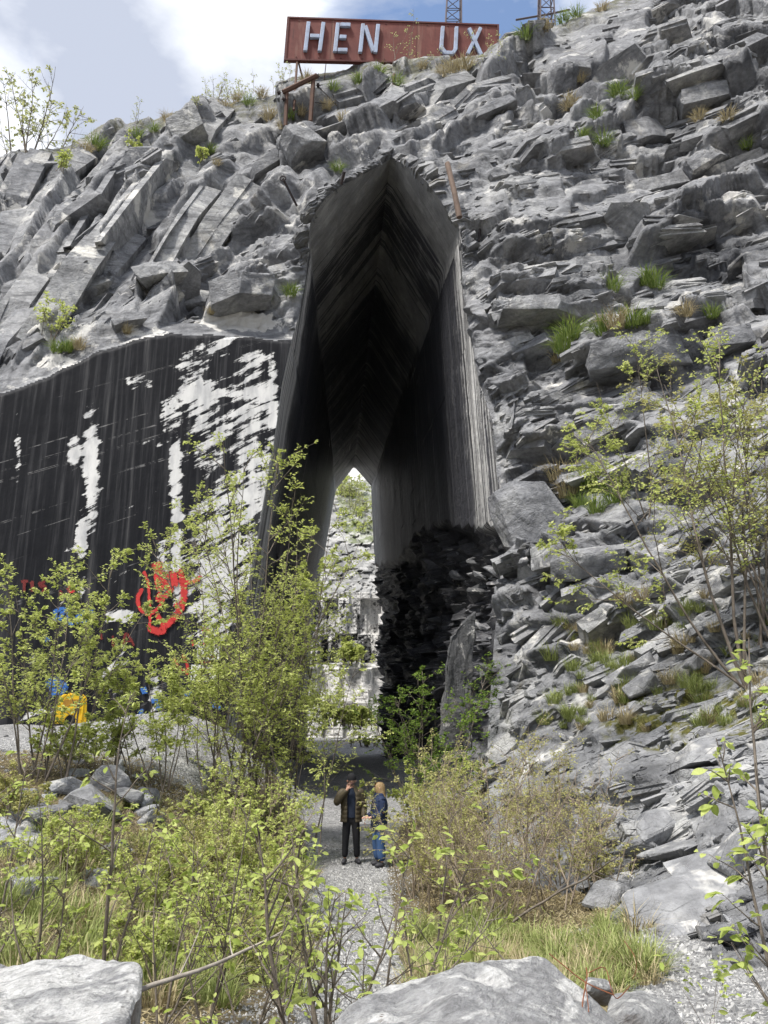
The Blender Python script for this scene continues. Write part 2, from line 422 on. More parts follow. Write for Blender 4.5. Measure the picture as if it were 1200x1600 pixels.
M['leaf_olive'] = leaf_mat('bud_leaf', (0.30, 0.30, 0.10), (0.54, 0.52, 0.22))
M['leaf_deep'] = leaf_mat('green_leaf', (0.12, 0.21, 0.035), (0.28, 0.38, 0.08))
M['leaf_pale'] = leaf_mat('pale_bud_leaf', (0.30, 0.33, 0.14), (0.46, 0.47, 0.22))
M['grass_mat'] = leaf_mat('green_grass', (0.10, 0.17, 0.03), (0.30, 0.36, 0.10), 0.3)
M['straw_mat'] = leaf_mat('dry_grass', (0.27, 0.22, 0.12), (0.50, 0.43, 0.26), 0.25)
def bark_mat(name, a, b):
    m = Mat(name); c = m.ramp(m.noise(9, 6, 0.65, vec=m.mapping((1, 1, .35))), [(0.3, a), (0.7, b)])
    return m.fin(c, 0.85, m.bump(m.noise(25, 5, 0.6), 0.4, 0.02))
M['bark'] = bark_mat('grey_brown_bark', (0.06, 0.05, 0.04), (0.22, 0.185, 0.15))
M['bark_red'] = bark_mat('brown_twig_bark', (0.15, 0.115, 0.085), (0.40, 0.33, 0.25))
M['bark_grey'] = bark_mat('dead_grey_twig', (0.16, 0.14, 0.12), (0.40, 0.36, 0.31))

def paint_mat(name, col, wear=(0.1, 0.1, 0.1), amt=0.35, rough=0.6, sc=3.0, metal=None):
    m = Mat(name); n = m.noise(sc, 8, 0.7); n2 = m.noise(sc * 6, 6, 0.6)
    c = m.mix(m.ramp(n, [(0.45, 0.0), (0.7, amt)]), col, wear)
    c = m.mix(0.5, c, m.ramp(n2, [(0.3, 0.75), (0.7, 1.15)]), 'MULTIPLY')
    return m.fin(c, rough, m.bump(n2, 0.15, 0.02), metal=metal)
def make_sign_mat():
    m = Mat('rusty_red_sheet')
    n = m.noise(1.2, 6, 0.65); st = m.noise(1.0, 6, 0.65, vec=m.mapping((2.2, 2.2, 0.18)))
    c = m.ramp(n, [(0.3, (0.115, 0.036, 0.030)), (0.6, (0.16, 0.052, 0.042)), (0.75, (0.20, 0.085, 0.065))])
    c = m.mix(m.ramp(st, [(0.55, 0.0), (0.68, 0.6)]), c, (0.24, 0.14, 0.105))
    c = m.mix(m.ramp(m.noise(2.0, 5, 0.6, vec=m.mapping((2.5, 2.5, 0.12), loc=(4, 4, 4))), [(0.58, 0.0), (0.70, 0.6)]), c, (0.055, 0.025, 0.022))
    return m.fin(c, 0.7, m.bump(n, 0.2, 0.05))
M['sign_red'] = make_sign_mat()
M['sign_old'] = paint_mat('oxide_red_sheet', (0.145, 0.042, 0.034), (0.22, 0.10, 0.075), 0.6, 0.6, 0.8)
M['sign_edge'] = paint_mat('dark_red_edge', (0.10, 0.03, 0.025), (0.05, 0.03, 0.025), 0.5, 0.6, 1.5)
M['letter'] = paint_mat('grey_blue_metal_letters', (0.34, 0.40, 0.52), (0.24, 0.20, 0.19), 0.5, 0.5, 2.0)
M['rust'] = paint_mat('rusty_steel', (0.10, 0.055, 0.038), (0.05, 0.03, 0.025), 0.7, 0.8, 4.0)
M['rust_bright'] = paint_mat('orange_rust_wire', (0.20, 0.075, 0.035), (0.09, 0.04, 0.025), 0.7, 0.8, 9.0)
M['iron'] = paint_mat('dark_iron', (0.035, 0.03, 0.032), (0.08, 0.05, 0.04), 0.6, 0.7, 5.0)
M['mast'] = paint_mat('brownish_mast_steel', (0.10, 0.085, 0.095), (0.17, 0.13, 0.13), 0.5, 0.7, 1.0)
M['timber'] = paint_mat('weathered_timber', (0.16, 0.115, 0.09), (0.08, 0.06, 0.05), 0.7, 0.85, 3.0)
M['yellow'] = paint_mat('yellow_plastic', (0.78, 0.50, 0.02), (0.40, 0.20, 0.03), 0.45, 0.45, 2.5)
M['hollow'] = paint_mat('dark_hollow', (0.03, 0.025, 0.02), (0.05, 0.04, 0.03), 0.3)
M['rubber'] = paint_mat('black_rubber', (0.02, 0.02, 0.02), (0.05, 0.05, 0.05), 0.3, 0.6)
M['board_white'] = paint_mat('white_board', (0.74, 0.74, 0.72), (0.5, 0.5, 0.48), 0.3, 0.5)
M['print'] = paint_mat('dark_print', (0.05, 0.05, 0.055), (0.12, 0.12, 0.12), 0.2, 0.6)
def spray_mat(name, col):
    m = Mat(name); n = m.noise(3.0, 7, 0.7); c = m.mix(m.ramp(n, [(0.4, 0.0), (0.7, 0.6)]), col, tuple(v * .5 for v in col)); m.fin(c, 0.7)
    cov = m.ramp(m.math('ADD', m.noise(7.0, 6, 0.75), m.math('MULTIPLY', m.attr('core'), 0.55)), [(0.52, 0.0), (0.74, 0.93)])
    tr = m.N.new('ShaderNodeBsdfTransparent'); ms = m.N.new('ShaderNodeMixShader'); m.L.new(cov, ms.inputs[0]); m.L.new(tr.outputs[0], ms.inputs[1]); m.L.new(m.b.outputs[0], ms.inputs[2]); m.L.new(ms.outputs[0], m.out.inputs['Surface'])
    return m.m
M['spray_red'] = spray_mat('red_spray_paint', (0.62, 0.05, 0.045))
M['spray_dull_red'] = spray_mat('faded_red_spray', (0.17, 0.025, 0.022))
M['spray_blue'] = spray_mat('blue_spray_paint', (0.05, 0.17, 0.50))

def make_boulder_mat(name='veined_boulder', th=0.53):
    m = Mat(name)
    n = m.noise(5.0, 7, 0.75, dist=0.2); c = m.ramp(n, [(0.28, (0.19, 0.19, 0.195)), (0.5, (0.37, 0.37, 0.375)), (0.68, (0.50, 0.50, 0.50))])
    v = m.noise(2.0, 6, 0.62, vec=m.mapping((1.0, 2.4, 3.0), (0.4, 0.5, 0.3), (2, 5, 1)), dist=0.25)
    c = m.mix(m.ramp(v, [(th, 0.0), (th + .07, 0.9)]), c, (0.72, 0.715, 0.70))
    c = m.mix(0.7, c, m.ramp(m.noise(22, 5, 0.75), [(0.3, 0.6), (0.7, 1.25)]), 'MULTIPLY')
    br = m.noise(1.3, 5, 0.65, vec=m.mapping(loc=(7, 3, 8)))
    geo = m.N.new('ShaderNodeNewGeometry'); sp = m.N.new('ShaderNodeSeparateXYZ'); m.L.new(geo.outputs['True Normal'], sp.inputs[0])
    side = m.ramp(sp.outputs['Z'], [(0.15, 1.0), (0.5, 0.0)])
    c = m.mix(m.math('MULTIPLY', side, m.ramp(br, [(0.38, 0.0), (0.55, 0.75)])), c, (0.16, 0.115, 0.08))
    fol = m.noise(3.0, 6, 0.7, vec=m.mapping((2.0, 5.0, 14.0), (0.3, 0.5, 0.2)))
    c = m.mix(0.6, c, m.ramp(fol, [(0.3, 0.55), (0.5, 1.0), (0.7, 1.35)]), 'MULTIPLY')
    h = m.math('ADD', m.math('ADD', m.noise(6, 8, 0.72), fol), m.math('MULTIPLY', m.noise(30, 5, 0.7), 0.35))
    return m.fin(c, 0.85, m.bump(h, 1.0, 0.07))
M['boulder'] = make_boulder_mat()
M['boulder_white'] = make_boulder_mat('white_boulder', 0.43)
M['skin'] = paint_mat('skin', (0.50, 0.30, 0.22), (0.42, 0.22, 0.17), 0.4, 0.55, 12)
M['hair_blonde'] = paint_mat('blonde_hair', (0.30, 0.195, 0.09), (0.52, 0.38, 0.21), 0.9, 0.55, 40)
M['jacket_olive'] = paint_mat('olive_brown_quilted_cloth', (0.058, 0.046, 0.026), (0.085, 0.07, 0.045), 0.5, 0.6, 10)
M['navy'] = paint_mat('navy_knit', (0.012, 0.018, 0.035), (0.02, 0.028, 0.05), 0.5, 0.8, 14)
M['navy_coat'] = paint_mat('dark_blue_coat', (0.014, 0.024, 0.06), (0.03, 0.05, 0.12), 0.6, 0.7, 6)
M['black_cloth'] = paint_mat('black_cloth', (0.010, 0.010, 0.012), (0.02, 0.02, 0.024), 0.5, 0.85, 12)
M['denim'] = paint_mat('blue_denim', (0.035, 0.075, 0.17), (0.07, 0.12, 0.23), 0.6, 0.85, 8)
M['shoe'] = paint_mat('dark_shoe', (0.03, 0.03, 0.035), (0.06, 0.06, 0.06), 0.4, 0.6, 12)

# ------------------------------------------------------------------ the cliff
rng = np.random.default_rng(5)
def lerp_list(L):
    xs = np.array([p[0] for p in L], float); ys = np.array([p[1] for p in L], float)
    return lambda v: np.interp(v, xs, ys)
crest0 = lerp_list([(-260, 262), (0, 242), (60, 240), (110, 232), (150, 205), (190, 190), (260, 176), (330, 152), (400, 142), (450, 130), (510, 118),
                    (560, 102), (620, 98), (700, 92), (780, 72), (830, 54), (880, 34), (940, 10), (1000, -25), (1100, -70), (1200, -110), (1460, -200)])
def crest(px): return crest0(px) + 14 * fbm(px / 70.0, px * 0 + 3.3, 4, 3)
mouthL = lerp_list([(-300, 611.5), (247, 611.5), (259, 592), (274, 565), (288, 537), (308, 510), (330, 494), (348, 485), (362, 483), (430, 479), (490, 468), (530, 456), (600, 441),
                    (690, 428), (770, 414), (840, 402), (900, 390), (1000, 374), (1130, 352), (1700, 352)])
mouthR = lerp_list([(-300, 611.5), (247, 611.5), (255, 630), (268, 650), (284, 667), (313, 688), (343, 708), (352, 717), (380, 722), (450, 722), (525, 735), (600, 750),
                    (660, 770), (750, 777), (800, 806), (862, 792), (900, 782), (1000, 772), (1150, 762), (1700, 762)])
wall_top = lerp_list([(-260, 660), (0, 614), (50, 598), (75, 591), (120, 565), (165, 545), (225, 526), (280, 520), (350, 524), (440, 530), (700, 530)])
# plane of the sawn wall: vertical, from the jamb away to the left
_A = W(440, 530, 27.8); _B = W(0, 600, 25.4)
_wn = np.array([-(_B[1] - _A[1]), (_B[0] - _A[0]), 0.0]); _wn /= np.linalg.norm(_wn)
def wall_Y(px, py):
    a = (px - 600.0) / FPX; b = (800.0 - py) / FPX; dy = CS - b * SN
    t = (_A[0] * _wn[0] + _A[1] * _wn[1]) / (a * _wn[0] + dy * _wn[1])
    return t * dy
CTRL = [(-260, 250, 37), (0, 420, 31), (0, 240, 38), (200, 350, 33), (200, 190, 40), (330, 150, 40), (330, 290, 35), (400, 400, 31), (450, 130, 40), (484, 360, 28.8), (470, 250, 33.5),
        (560, 270, 31), (610, 248, 30.8), (610, 170, 34.5), (610, 100, 38.5), (690, 280, 30), (720, 345, 28.8), (738, 560, 27.2), (800, 800, 26.4), (790, 870, 26.2),
        (800, 200, 32.5), (780, 62, 40), (900, 20, 41), (1000, -30, 42), (850, 320, 29), (860, 420, 27.6), (900, 600, 26), (1000, 480, 26.5), (1000, 250, 31), (1100, 100, 34), (1200, -110, 38), (1460, -200, 38),
        (1100, 400, 27.5), (1200, 430, 25), (900, 840, 24.3), (1000, 700, 23.5), (1100, 600, 23), (1200, 570, 21), (1460, 500, 17),
        (850, 1000, 22), (950, 950, 20.5), (1050, 900, 19), (1200, 860, 16), (1460, 860, 12.5), (780, 1100, 22.5), (760, 1000, 24.2), (860, 1150, 18.8), (950, 1150, 16.5), (1050, 1100, 16), (1200, 1080, 13.5), (1460, 1080, 9.8),
        (960, 1250, 14.5), (1100, 1200, 13.2), (1200, 1200, 11.6), (860, 1300, 15.5), (990, 1400, 11.6), (1100, 1400, 10), (1200, 1400, 8.8), (980, 1500, 10.0), (1200, 1500, 7.6), (1460, 1300, 7.5), (1460, 1560, 6.0), (850, 1500, 11.5), (760, 1250, 19.5), (760, 1500, 13)]
for _x in (-260, -130, 0, 110, 220, 330, 440):
    _y = float(wall_top(_x)); CTRL.append((_x, _y - 14, float(wall_Y(_x, _y - 14)) + 0.7))
    CTRL.append((_x, _y + 160, float(wall_Y(_x, _y + 160)) + 0.3))
CTRL += [(-260, 1150, 24), (352, 1130, float(wall_Y(352, 1130)))]
Yf = tps([(c[0] / 100.0, c[1] / 100.0) for c in CTRL], [math.log(c[2]) for c in CTRL])

# ledges and overhangs one can point to in the photograph: centre, half length, half height, dip (deg), how far out (m)
LEDGES = [(860, 455, 95, 48, 4, 1.1), (985, 545, 92, 44, 6, 1.3), (1085, 130, 110, 45, 12, 1.6), (1150, 215, 80, 40, 20, 1.1), (1090, 330, 120, 48, 18, 1.7), (940, 180, 60, 60, 60, 0.7),
          (1120, 480, 60, 40, 15, 0.8), (640, 190, 60, 24, 22, 0.8), (760, 170, 80, 26, 24, 0.7), (800, 90, 70, 22, 32, 0.8), (560, 205, 60, 30, 30, 0.8), (470, 215, 45, 34, 32, 1.0), (600, 105, 45, 16, 28, 0.9),
          (375, 455, 62, 34, 12, 1.4), (250, 430, 50, 20, 25, 0.8), (310, 385, 60, 22, 26, 0.8), (140, 430, 45, 24, 30, 0.6), (390, 330, 50, 24, 30, 0.8), (300, 200, 45, 26, 36, 0.9), (225, 300, 130, 28, 55, 0.8),
          (130, 320, 140, 30, 55, 0.9), (60, 380, 120, 26, 55, 0.7), (30, 290, 90, 22, 55, 0.6), (300, 310, 100, 22, 48, 0.7), (430, 290, 40, 22, 38, 0.8), (500, 300, 28, 18, 38, 0.5),
          (880, 660, 90, 50, -4, 0.6), (850, 745, 70, 20, 8, 0.5), (900, 880, 75, 34, 8, 1.0), (985, 640, 70, 30, 12, 0.6), (800, 610, 45, 20, 6, 0.5), (930, 920, 60, 26, 5, 0.8), (800, 940, 60, 24, 12, 0.8),
          (1010, 1210, 60, 40, 8, 0.4), (1120, 1230, 90, 45, 10, 0.5), (1020, 1290, 60, 20, 14, 0.4), (980, 1330, 45, 18, 6, 0.35), (870, 1000, 60, 28, 20, 0.6), (840, 1110, 45, 26, 30, 0.5)]
def ledge_disp(px, py):
    h = np.zeros_like(px)
    wx = px + 9 * fbm(px / 22, py / 22, 61, 3) * 2; wy = py + 9 * fbm(px / 26, py / 26, 62, 3) * 2
    for (cx, cy, a, b, deg, amp) in LEDGES:
        t = math.radians(deg)
        u = ((wx - cx) * math.cos(t) - (wy - cy) * math.sin(t)) / a; v = ((wx - cx) * math.sin(t) + (wy - cy) * math.cos(t)) / b
        m = (np.abs(u) < 1.15) & (np.abs(v) < 1.15)
        if not m.any(): continue
        up = np.clip((v + 1) / 1.75, 0, 1) ** 0.8
        lo = 1 - sstep(0.80, 0.93, v)
        side = (1 - sstep(0.80, 0.98, np.abs(u + 0.12 * v))) * (0.75 + 0.25 * np.cos(u * 1.3))
        h = np.where(m, np.maximum(h, amp * up * lo * side), h)
    return h

def in_poly_mask(px, py):
    s = sstep(-3, 4, py - wall_top(px) - 10 * fbm(px / 30, py / 30, 8, 3))
    return s * (1 - sstep(0, 3, px - mouthL(py)))
WHITE = [(142, 735, 15, 110, .72), (116, 700, 12, 30, .55), (128, 850, 12, 80, .6), (275, 800, 11, 190, .66), (255, 905, 16, 60, .6), (310, 605, 38, 74, .62), (335, 545, 45, 20, .5), (398, 640, 46, 90, .54),
         (392, 745, 56, 100, .66), (345, 800, 52, 140, .57), (395, 560, 32, 26, .55), (205, 592, 25, 14, .55), (235, 690, 26, 12, .45), (28, 700, 6, 40, .5), (190, 962, 30, 12, .75), (345, 880, 64, 100, .58),
         (230, 600, 14, 10, .5), (270, 655, 24, 50, .5), (180, 1060, 30, 50, .45), (245, 1080, 14, 40, .55), (50, 1110, 50, 18, .4), (330, 960, 50, 70, .5), (425, 640, 12, 120, .6)]
DARK = [(1120, 395, 110, 34, .95), (1060, 225, 60, 26, .5), (1180, 130, 50, 60, .35), (735, 1000, 60, 120, .55), (905, 905, 45, 30, .55), (830, 1010, 60, 40, .4), (330, 480, 60, 20, .35), (440, 240, 60, 22, .45), (760, 380, 60, 24, .3), (880, 650, 70, 26, .3), (90, 470, 60, 30, .25)]
PALE = [(370, 500, 75, 18, .75), (230, 520, 45, 12, .6), (90, 570, 50, 14, .6), (60, 525, 32, 22, .65), (395, 420, 34, 16, .5), (905, 604, 65, 13, .65), (1000, 600, 55, 16, .55), (960, 630, 24, 20, .6), (840, 770, 26, 16, .55), (885, 1000, 14, 12, .8), (1010, 330, 30, 20, .4), (900, 700, 60, 14, .45), (160, 400, 60, 20, .35), (560, 230, 40, 14, .4), (1080, 620, 40, 14, .5)]
def blobs(L, px, py):
    r = np.zeros_like(px)
    for (cx, cy, rx, ry, a) in L:
        d = np.sqrt(((px - cx) / rx) ** 2 + ((py - cy) / ry) ** 2)
        r = np.maximum(r, a * (1 - sstep(0.2, 1.7, d)))
    return r
def cliff_disp(px, py):
    def zone(d0, L, S, sd, fl=1.0):
        fine = 0.2 + 1.5 * sstep(0.38, 0.62, 0.5 + fbm(px / 110, py / 80, sd + 9, 3)) * fl
        st = 0.62 * S * strata(px, py, d0, L, S, sd) + 0.62 * S * .5 * strata(px, py, d0 - 3, L * .5, S * .5, sd + 1) * (0.4 + 0.6 * fine) + 0.32 * S * .26 * strata(px, py, d0 - 4, L * .24, S * .26, sd + 3) * fine
        fa = 0.75 * S * .36 * facets(px, py, d0 - 6, L * .26, S * .36, sd + 2) + fine * 1.0 * S * .15 * facets(px, py, d0 - 10, L * .11, S * .15, sd + 4) + (0.4 + .6 * fine) * 1.1 * S * .07 * facets(px, py, d0 - 10, L * .05, S * .07, sd + 5)
        return np.stack([st, fa])
    zA = zone(56, 330, 64, 11, 0.6); zB = zone(26, 190, 62, 21); zC = zone(10, 170, 66, 31)
    wv = 120 * fbm(px / 90, py / 90, 41, 3)
    a = 1 - sstep(230, 330, px + wv - 0.25 * (330 - py)); c = sstep(700, 840, px + wv)
    h = zA * a + zB * (1 - a) * (1 - c) + zC * (1 - a) * c
    return h
def _plane(a, b_, c_):
    n = np.cross(b_ - a, c_ - a); return n / np.linalg.norm(n), a
CUTPL = {-1: (_plane(W(483, 362, 28.8), W(352, 1130, 26.9), W(525, 765, 70)), _plane(W(611.5, 247, 30.9), W(553, 730, 70), W(483, 362, 28.8)), 362),
         1: (_plane(W(717, 352, 28.8), W(792, 862, 26.2), W(580, 760, 70)), _plane(W(611.5, 247, 30.9), W(553, 730, 70), W(717, 352, 28.8)), 352)}
def rim_Y(side, py):
    px = (mouthL if side < 0 else mouthR)(py); wallp, roofp, sh = CUTPL[side]; o = []
    for (n, a) in (wallp, roofp):
        ax = (px - 600.0) / FPX; bb = (800.0 - py) / FPX; dy = CS - bb * SN; dz = SN + bb * CS
        t = (n[0] * a[0] + n[1] * a[1] + n[2] * (a[2] - CAMZ)) / (n[0] * ax + n[1] * dy + n[2] * dz); o.append(t * dy)
    return np.where(py < sh, o[1], o[0])
def build_side(side, ncol, pys):
    s = np.linspace(0, 1, ncol)[None, :]; PYr = pys[:, None]
    if side < 0: px = -260 + (mouthL(PYr) + 260) * s
    else: px = mouthR(PYr) + (1460 - mouthR(PYr)) * s
    jag = 0 * fbm(pys / 30.0, pys * 0 + side * 5.0, 50, 3)[:, None]
    edge = np.abs(px - (mouthL(PYr) if side < 0 else mouthR(PYr)))
    px = px + jag * np.exp(-edge / 30.0) * sstep(255, 300, PYr)
    py = PYr + 0 * px
    cr = crest(px); k = np.clip(cr - py, 0, 70); pyc = np.maximum(py, cr)
    Y = np.exp(Yf(px / 100.0, pyc / 100.0))
    pym = pys[:, None] + 0 * px; rim = rim_Y(side, pym); base = np.exp(Yf((mouthL if side < 0 else mouthR)(pym) / 100.0, pym / 100.0))
    Y = Y + np.clip(rim - base, -2.6, 2.6) * np.exp(-edge / 26.0) * sstep(236, 250, pym) * (1 - sstep(880, 960, pym))
    sawn = in_poly_mask(px, pyc) if side < 0 else np.zeros_like(px)
    wy = wall_Y(px, pyc)
    Y = Y * (1 - sawn) + wy * sawn
    P = W(px, pyc, Y)
    du = np.gradient(P, axis=1); dv = np.gradient(P, axis=0)
    N = np.cross(du, dv); N /= np.linalg.norm(N, axis=-1, keepdims=True) + 1e-9
    N *= -np.sign((N * (P - np.array([0, 0, CAMZ]))).sum(-1, keepdims=True))
    for _ in range(6):                                       # smooth the directions
        N[1:-1, 1:-1] = (N[:-2, 1:-1] + N[2:, 1:-1] + N[1:-1, :-2] + N[1:-1, 2:]) / 4
    N /= np.linalg.norm(N, axis=-1, keepdims=True) + 1e-9
    mpp = Y / FPX * 1.1                                      # metres per photo pixel there
    rough = (1 - sawn)
    calm = (1 - np.exp(-edge / 9.0)) * (0.35 + 0.65 * sstep(0, 30, pyc - cr)) * (sstep(-2, 55, wall_top(px) - pyc) if side < 0 else 1.0)
    CD = 0.78 * cliff_disp(px, pyc) * (1 - .45 * sstep(950, 1100, pyc))
    D = CD[0] * mpp * rough * calm + ledge_disp(px, pyc) * (Y / 27.0) * rough * calm
    D = D + sawn * (0.05 * fbm(px / 60, pyc / 60, 71, 4))
    D = np.clip(D, -1.6, 2.6)
    for _ in range(1): D[1:-1, 1:-1] = 0.44 * D[1:-1, 1:-1] + 0.14 * (D[:-2, 1:-1] + D[2:, 1:-1] + D[1:-1, :-2] + D[1:-1, 2:])
    D = D + CD[1] * mpp * rough * calm
    P = P + N * D[..., None]
    back = (k / 70.0) ** 1.3 * 26.0
    P[..., 1] += back; P[..., 2] += back * 0.30 + 0.6 * fbm(P[..., 0] / 3, P[..., 1] / 3, 80, 3) * np.clip(back, 0, 1)
    white = blobs(WHITE, px, pyc); dark = blobs(DARK, px, pyc)
    pale = blobs(PALE, px, pyc)
    moss = sstep(1010, 1090, pyc) * (1 - sstep(1165, 1185, pyc)) * sstep(930, 960, px) + 0.6 * sstep(40, 5, pyc - cr) * sstep(-1, 1, pyc - cr)
    if side < 0: bot = np.full_like(px, 1215.0)
    else: bot = np.full_like(px, 1600.0)
    keep = (py > cr - 74) & (py < bot)
    return P, N, px, pyc, dict(sawn=sawn, white=white, dark=dark, moss=moss, pale=pale), keep
pys = np.concatenate([np.arange(-290, 1215, 2.3), np.arange(1215, 1600, 3.0)])
cliff = thing('cliff', None, None); tag(cliff, 'grey fractured marble cliff pierced by a tall pointed cut', None, kind='structure')
edges = {}
SURF = {}; SNRM = {}; BASE_VF = []
for side, ncol, nm in ((-1, 300, 'rock_face'), (1, 390, 'rock_face')):
    P, NN, px, pyc, at, keep = build_side(side, ncol, pys)
    R, C = px.shape; idx = np.arange(R * C).reshape(R, C)
    ok = keep[:-1, :-1] | keep[1:, 1:]; ok &= (pys[:-1] > -288)[:, None]
    q = np.stack([idx[:-1, :-1], idx[1:, :-1], idx[1:, 1:], idx[:-1, 1:]], -1)[ok]
    BASE_VF.append((P.reshape(-1, 3), q))
    qs = at['sawn'].ravel()[q].mean(1) > 0.5
    for part, sel, mt in ((nm, ~qs, 'cliff'), ('sawn_wall', qs, 'sawn')):
        if not sel.any(): continue
        used, inv = np.unique(q[sel], return_inverse=True)
        me = mesh_np(part, P.reshape(-1, 3)[used], quads=inv.reshape(-1, 4), smooth=True, attrs={k: v.ravel()[used] for k, v in at.items()})
        put(part, me, M[mt], cliff)
    edges[side] = P[:, -1] if side < 0 else P[:, 0]
    SURF[side] = (P, px, pyc, keep); SNRM[side] = (NN, at)
TREES_BVH = []
def add_bvh(V, F): TREES_BVH.append(BVHTree.FromPolygons(np.asarray(V).tolist(), np.asarray(F).tolist()))
for V_, F_ in BASE_VF: add_bvh(V_, F_)
def surf(px_, py_):
    """the place on the built cliff that is seen at that photo pixel"""
    o_ = Vector((0, 0, CAMZ))
    for off in (0, 3, 6, 10, 15, 22):                     # just below the skyline if the pixel itself misses
        d_ = (WV(px_, py_ + off, 10) - o_).normalized(); best = None
        for t_ in TREES_BVH:
            h_ = t_.ray_cast(o_, d_)
            if h_[0] is not None and (best is None or h_[3] < best[1]): best = (h_[0], h_[3])
        if best: return best[0]
    return WV(px_, py_, 30.0)

# ------------------------------------------------------------------ broken beds: slabs and blocks of rock standing out of the face
def slab_shape(seed):
    """a bed fragment: ragged outline in the bedding plane (x along, y outward), nearly flat top and bottom"""
    r = np.random.default_rng(seed); n = int(r.integers(5, 8)); a = np.sort(np.arange(n) * 2 * np.pi / n + r.uniform(-.42, .42, n))
    q = np.maximum(np.abs(np.cos(a)), np.abs(np.sin(a))); rad = r.uniform(.72, 1.05, n) / q
    x = np.cos(a) * rad * .5; y = np.sin(a) * rad * .5
    lay = int(r.integers(2, 5)); zs = np.concatenate([[-.5], np.sort(r.uniform(-.38, .38, lay - 1)), [.5]]); rings = []
    sx, sy = r.uniform(-.10, .10, 2); k = r.uniform(.80, .98)
    for l in range(lay):                                   # each bed of the fragment has its own ragged outline
        jx = r.uniform(.90, 1.05, n); ox, oy = r.uniform(-.045, .045), r.uniform(-.09, .06)
        for z in (zs[l], zs[l + 1]):
            t = z + .5; s = (1 - t) + k * t
            rings.append(np.stack([x * s * jx + sx * t + ox, y * s * jx + sy * t + oy, np.full(n, z) + .05 * r.normal(0, 1, n)], -1))
    for l in range(1, len(rings) - 1, 2): rings[l + 1][:, 2] = rings[l][:, 2] + .012
    m = len(rings); V = np.concatenate(rings + [[[0, 0, -.5], [sx, sy, .5]]]); T = []
    for q in range(m - 1):
        for i in range(n):
            j = (i + 1) % n; T += [(q * n + i, q * n + j, q * n + n + j), (q * n + i, q * n + n + j, q * n + n + i)]
    for i in range(n):
        j = (i + 1) % n; T += [(m * n, j, i), (m * n + 1, (m - 1) * n + i, (m - 1) * n + j)]
    return V, np.array(T)
SHAPES = [slab_shape(500 + i) for i in range(24)]
PLAIN = [i for i in range(24) if len(SHAPES[i][0]) <= 2 * 2 * 7 + 2]                   # fragments of two beds only
r = np.random.default_rng(606)
def bed_angle(px): return np.radians(np.interp(px, [0, 200, 400, 600, 850, 1000, 1200], [57, 54, 34, 27, 19, 10, 7]))
def place_slabs(n, sizes, zone):
    out = []
    tries = 0
    while len(out) < n and tries < n * 40:
        tries += 1
        side = -1 if r.random() < .36 else 1
        P, px, pyc, keep = SURF[side]; NN, at = SNRM[side]
        i = int(r.integers(P.shape[0])); j = int(r.integers(P.shape[1]))
        if not keep[i, j] or at['sawn'][i, j] > .02 or pys[i] < crest(px[i, j]): continue
        x_, y_ = px[i, j], pyc[i, j]
        if x_ < 330 and y_ < 430 and r.random() < .45: continue
        if x_ < -60 or x_ > 1290 or y_ > 1500 or not zone(x_, y_): continue
        if side < 0 and y_ > wall_top(x_) - 14: continue
        L_ = r.uniform(*sizes)
        if 225 < y_ < 1000 and abs(x_ - float((mouthL if side < 0 else mouthR)(y_))) < L_ * (21 if y_ > 350 else 15) + 4: continue
        if side < 0 and y_ > wall_top(x_) - 10 - L_ * 14: continue
        if y_ < crest(x_) + L_ * 10: continue
        out.append((side, i, j, L_))
    return out
def slab_matrix(side, i, j, L):
    P, px, pyc, keep = SURF[side]; NN, at = SNRM[side]
    p = Vector(P[i, j]); nv = Vector(NN[i, j]); x_, y_ = px[i, j], pyc[i, j]
    th = float(bed_angle(x_)) + r.normal(0, .09); Lm = L * p.y / 27.0 * (1.45 if x_ < 300 else 1.0)
    nh = (nv * .55 + Vector((0, -1, 0)) * .45).normalized()
    bv = Vector((math.cos(th), 0, math.sin(th))); bv = (bv - nh * bv.dot(nh)).normalized(); cv = nh.cross(bv).normalized()
    if cv.z < 0: cv = -cv
    R = Matrix((bv, nh, cv)).transposed()
    R = R @ Matrix.Rotation(r.normal(0, .12), 3, 'X') @ Matrix.Rotation(r.normal(0, .09), 3, 'Z') @ Matrix.Rotation(r.normal(0, .07), 3, 'Y')
    T = Lm * r.uniform(.08, .22); Dp = Lm * r.uniform(.40, .7)
    edge = abs(x_ - float((mouthL if side < 0 else mouthR)(y_)))
    out = Lm * r.uniform(.0, .075) * (1 if y_ < 850 else .75) - Dp * .5
    if edge < 60 and y_ > 240: out = min(out, Lm * .04 - Dp * .5)
    Mx = (R @ Matrix.Diagonal((Lm, Dp, T))).to_4x4(); Mx.translation = p + nh * out
    return Mx
okz = lambda x, y: True
picks = place_slabs(260, (2.0, 4.0), okz) + place_slabs(1200, (.9, 2.0), okz) + place_slabs(3600, (.3, .9), lambda x, y: fbm(np.array([x / 110.0]), np.array([y / 80.0]), 640, 3)[0] > -.08)
picks.sort(key=lambda q: -q[3])
SL_ME = []
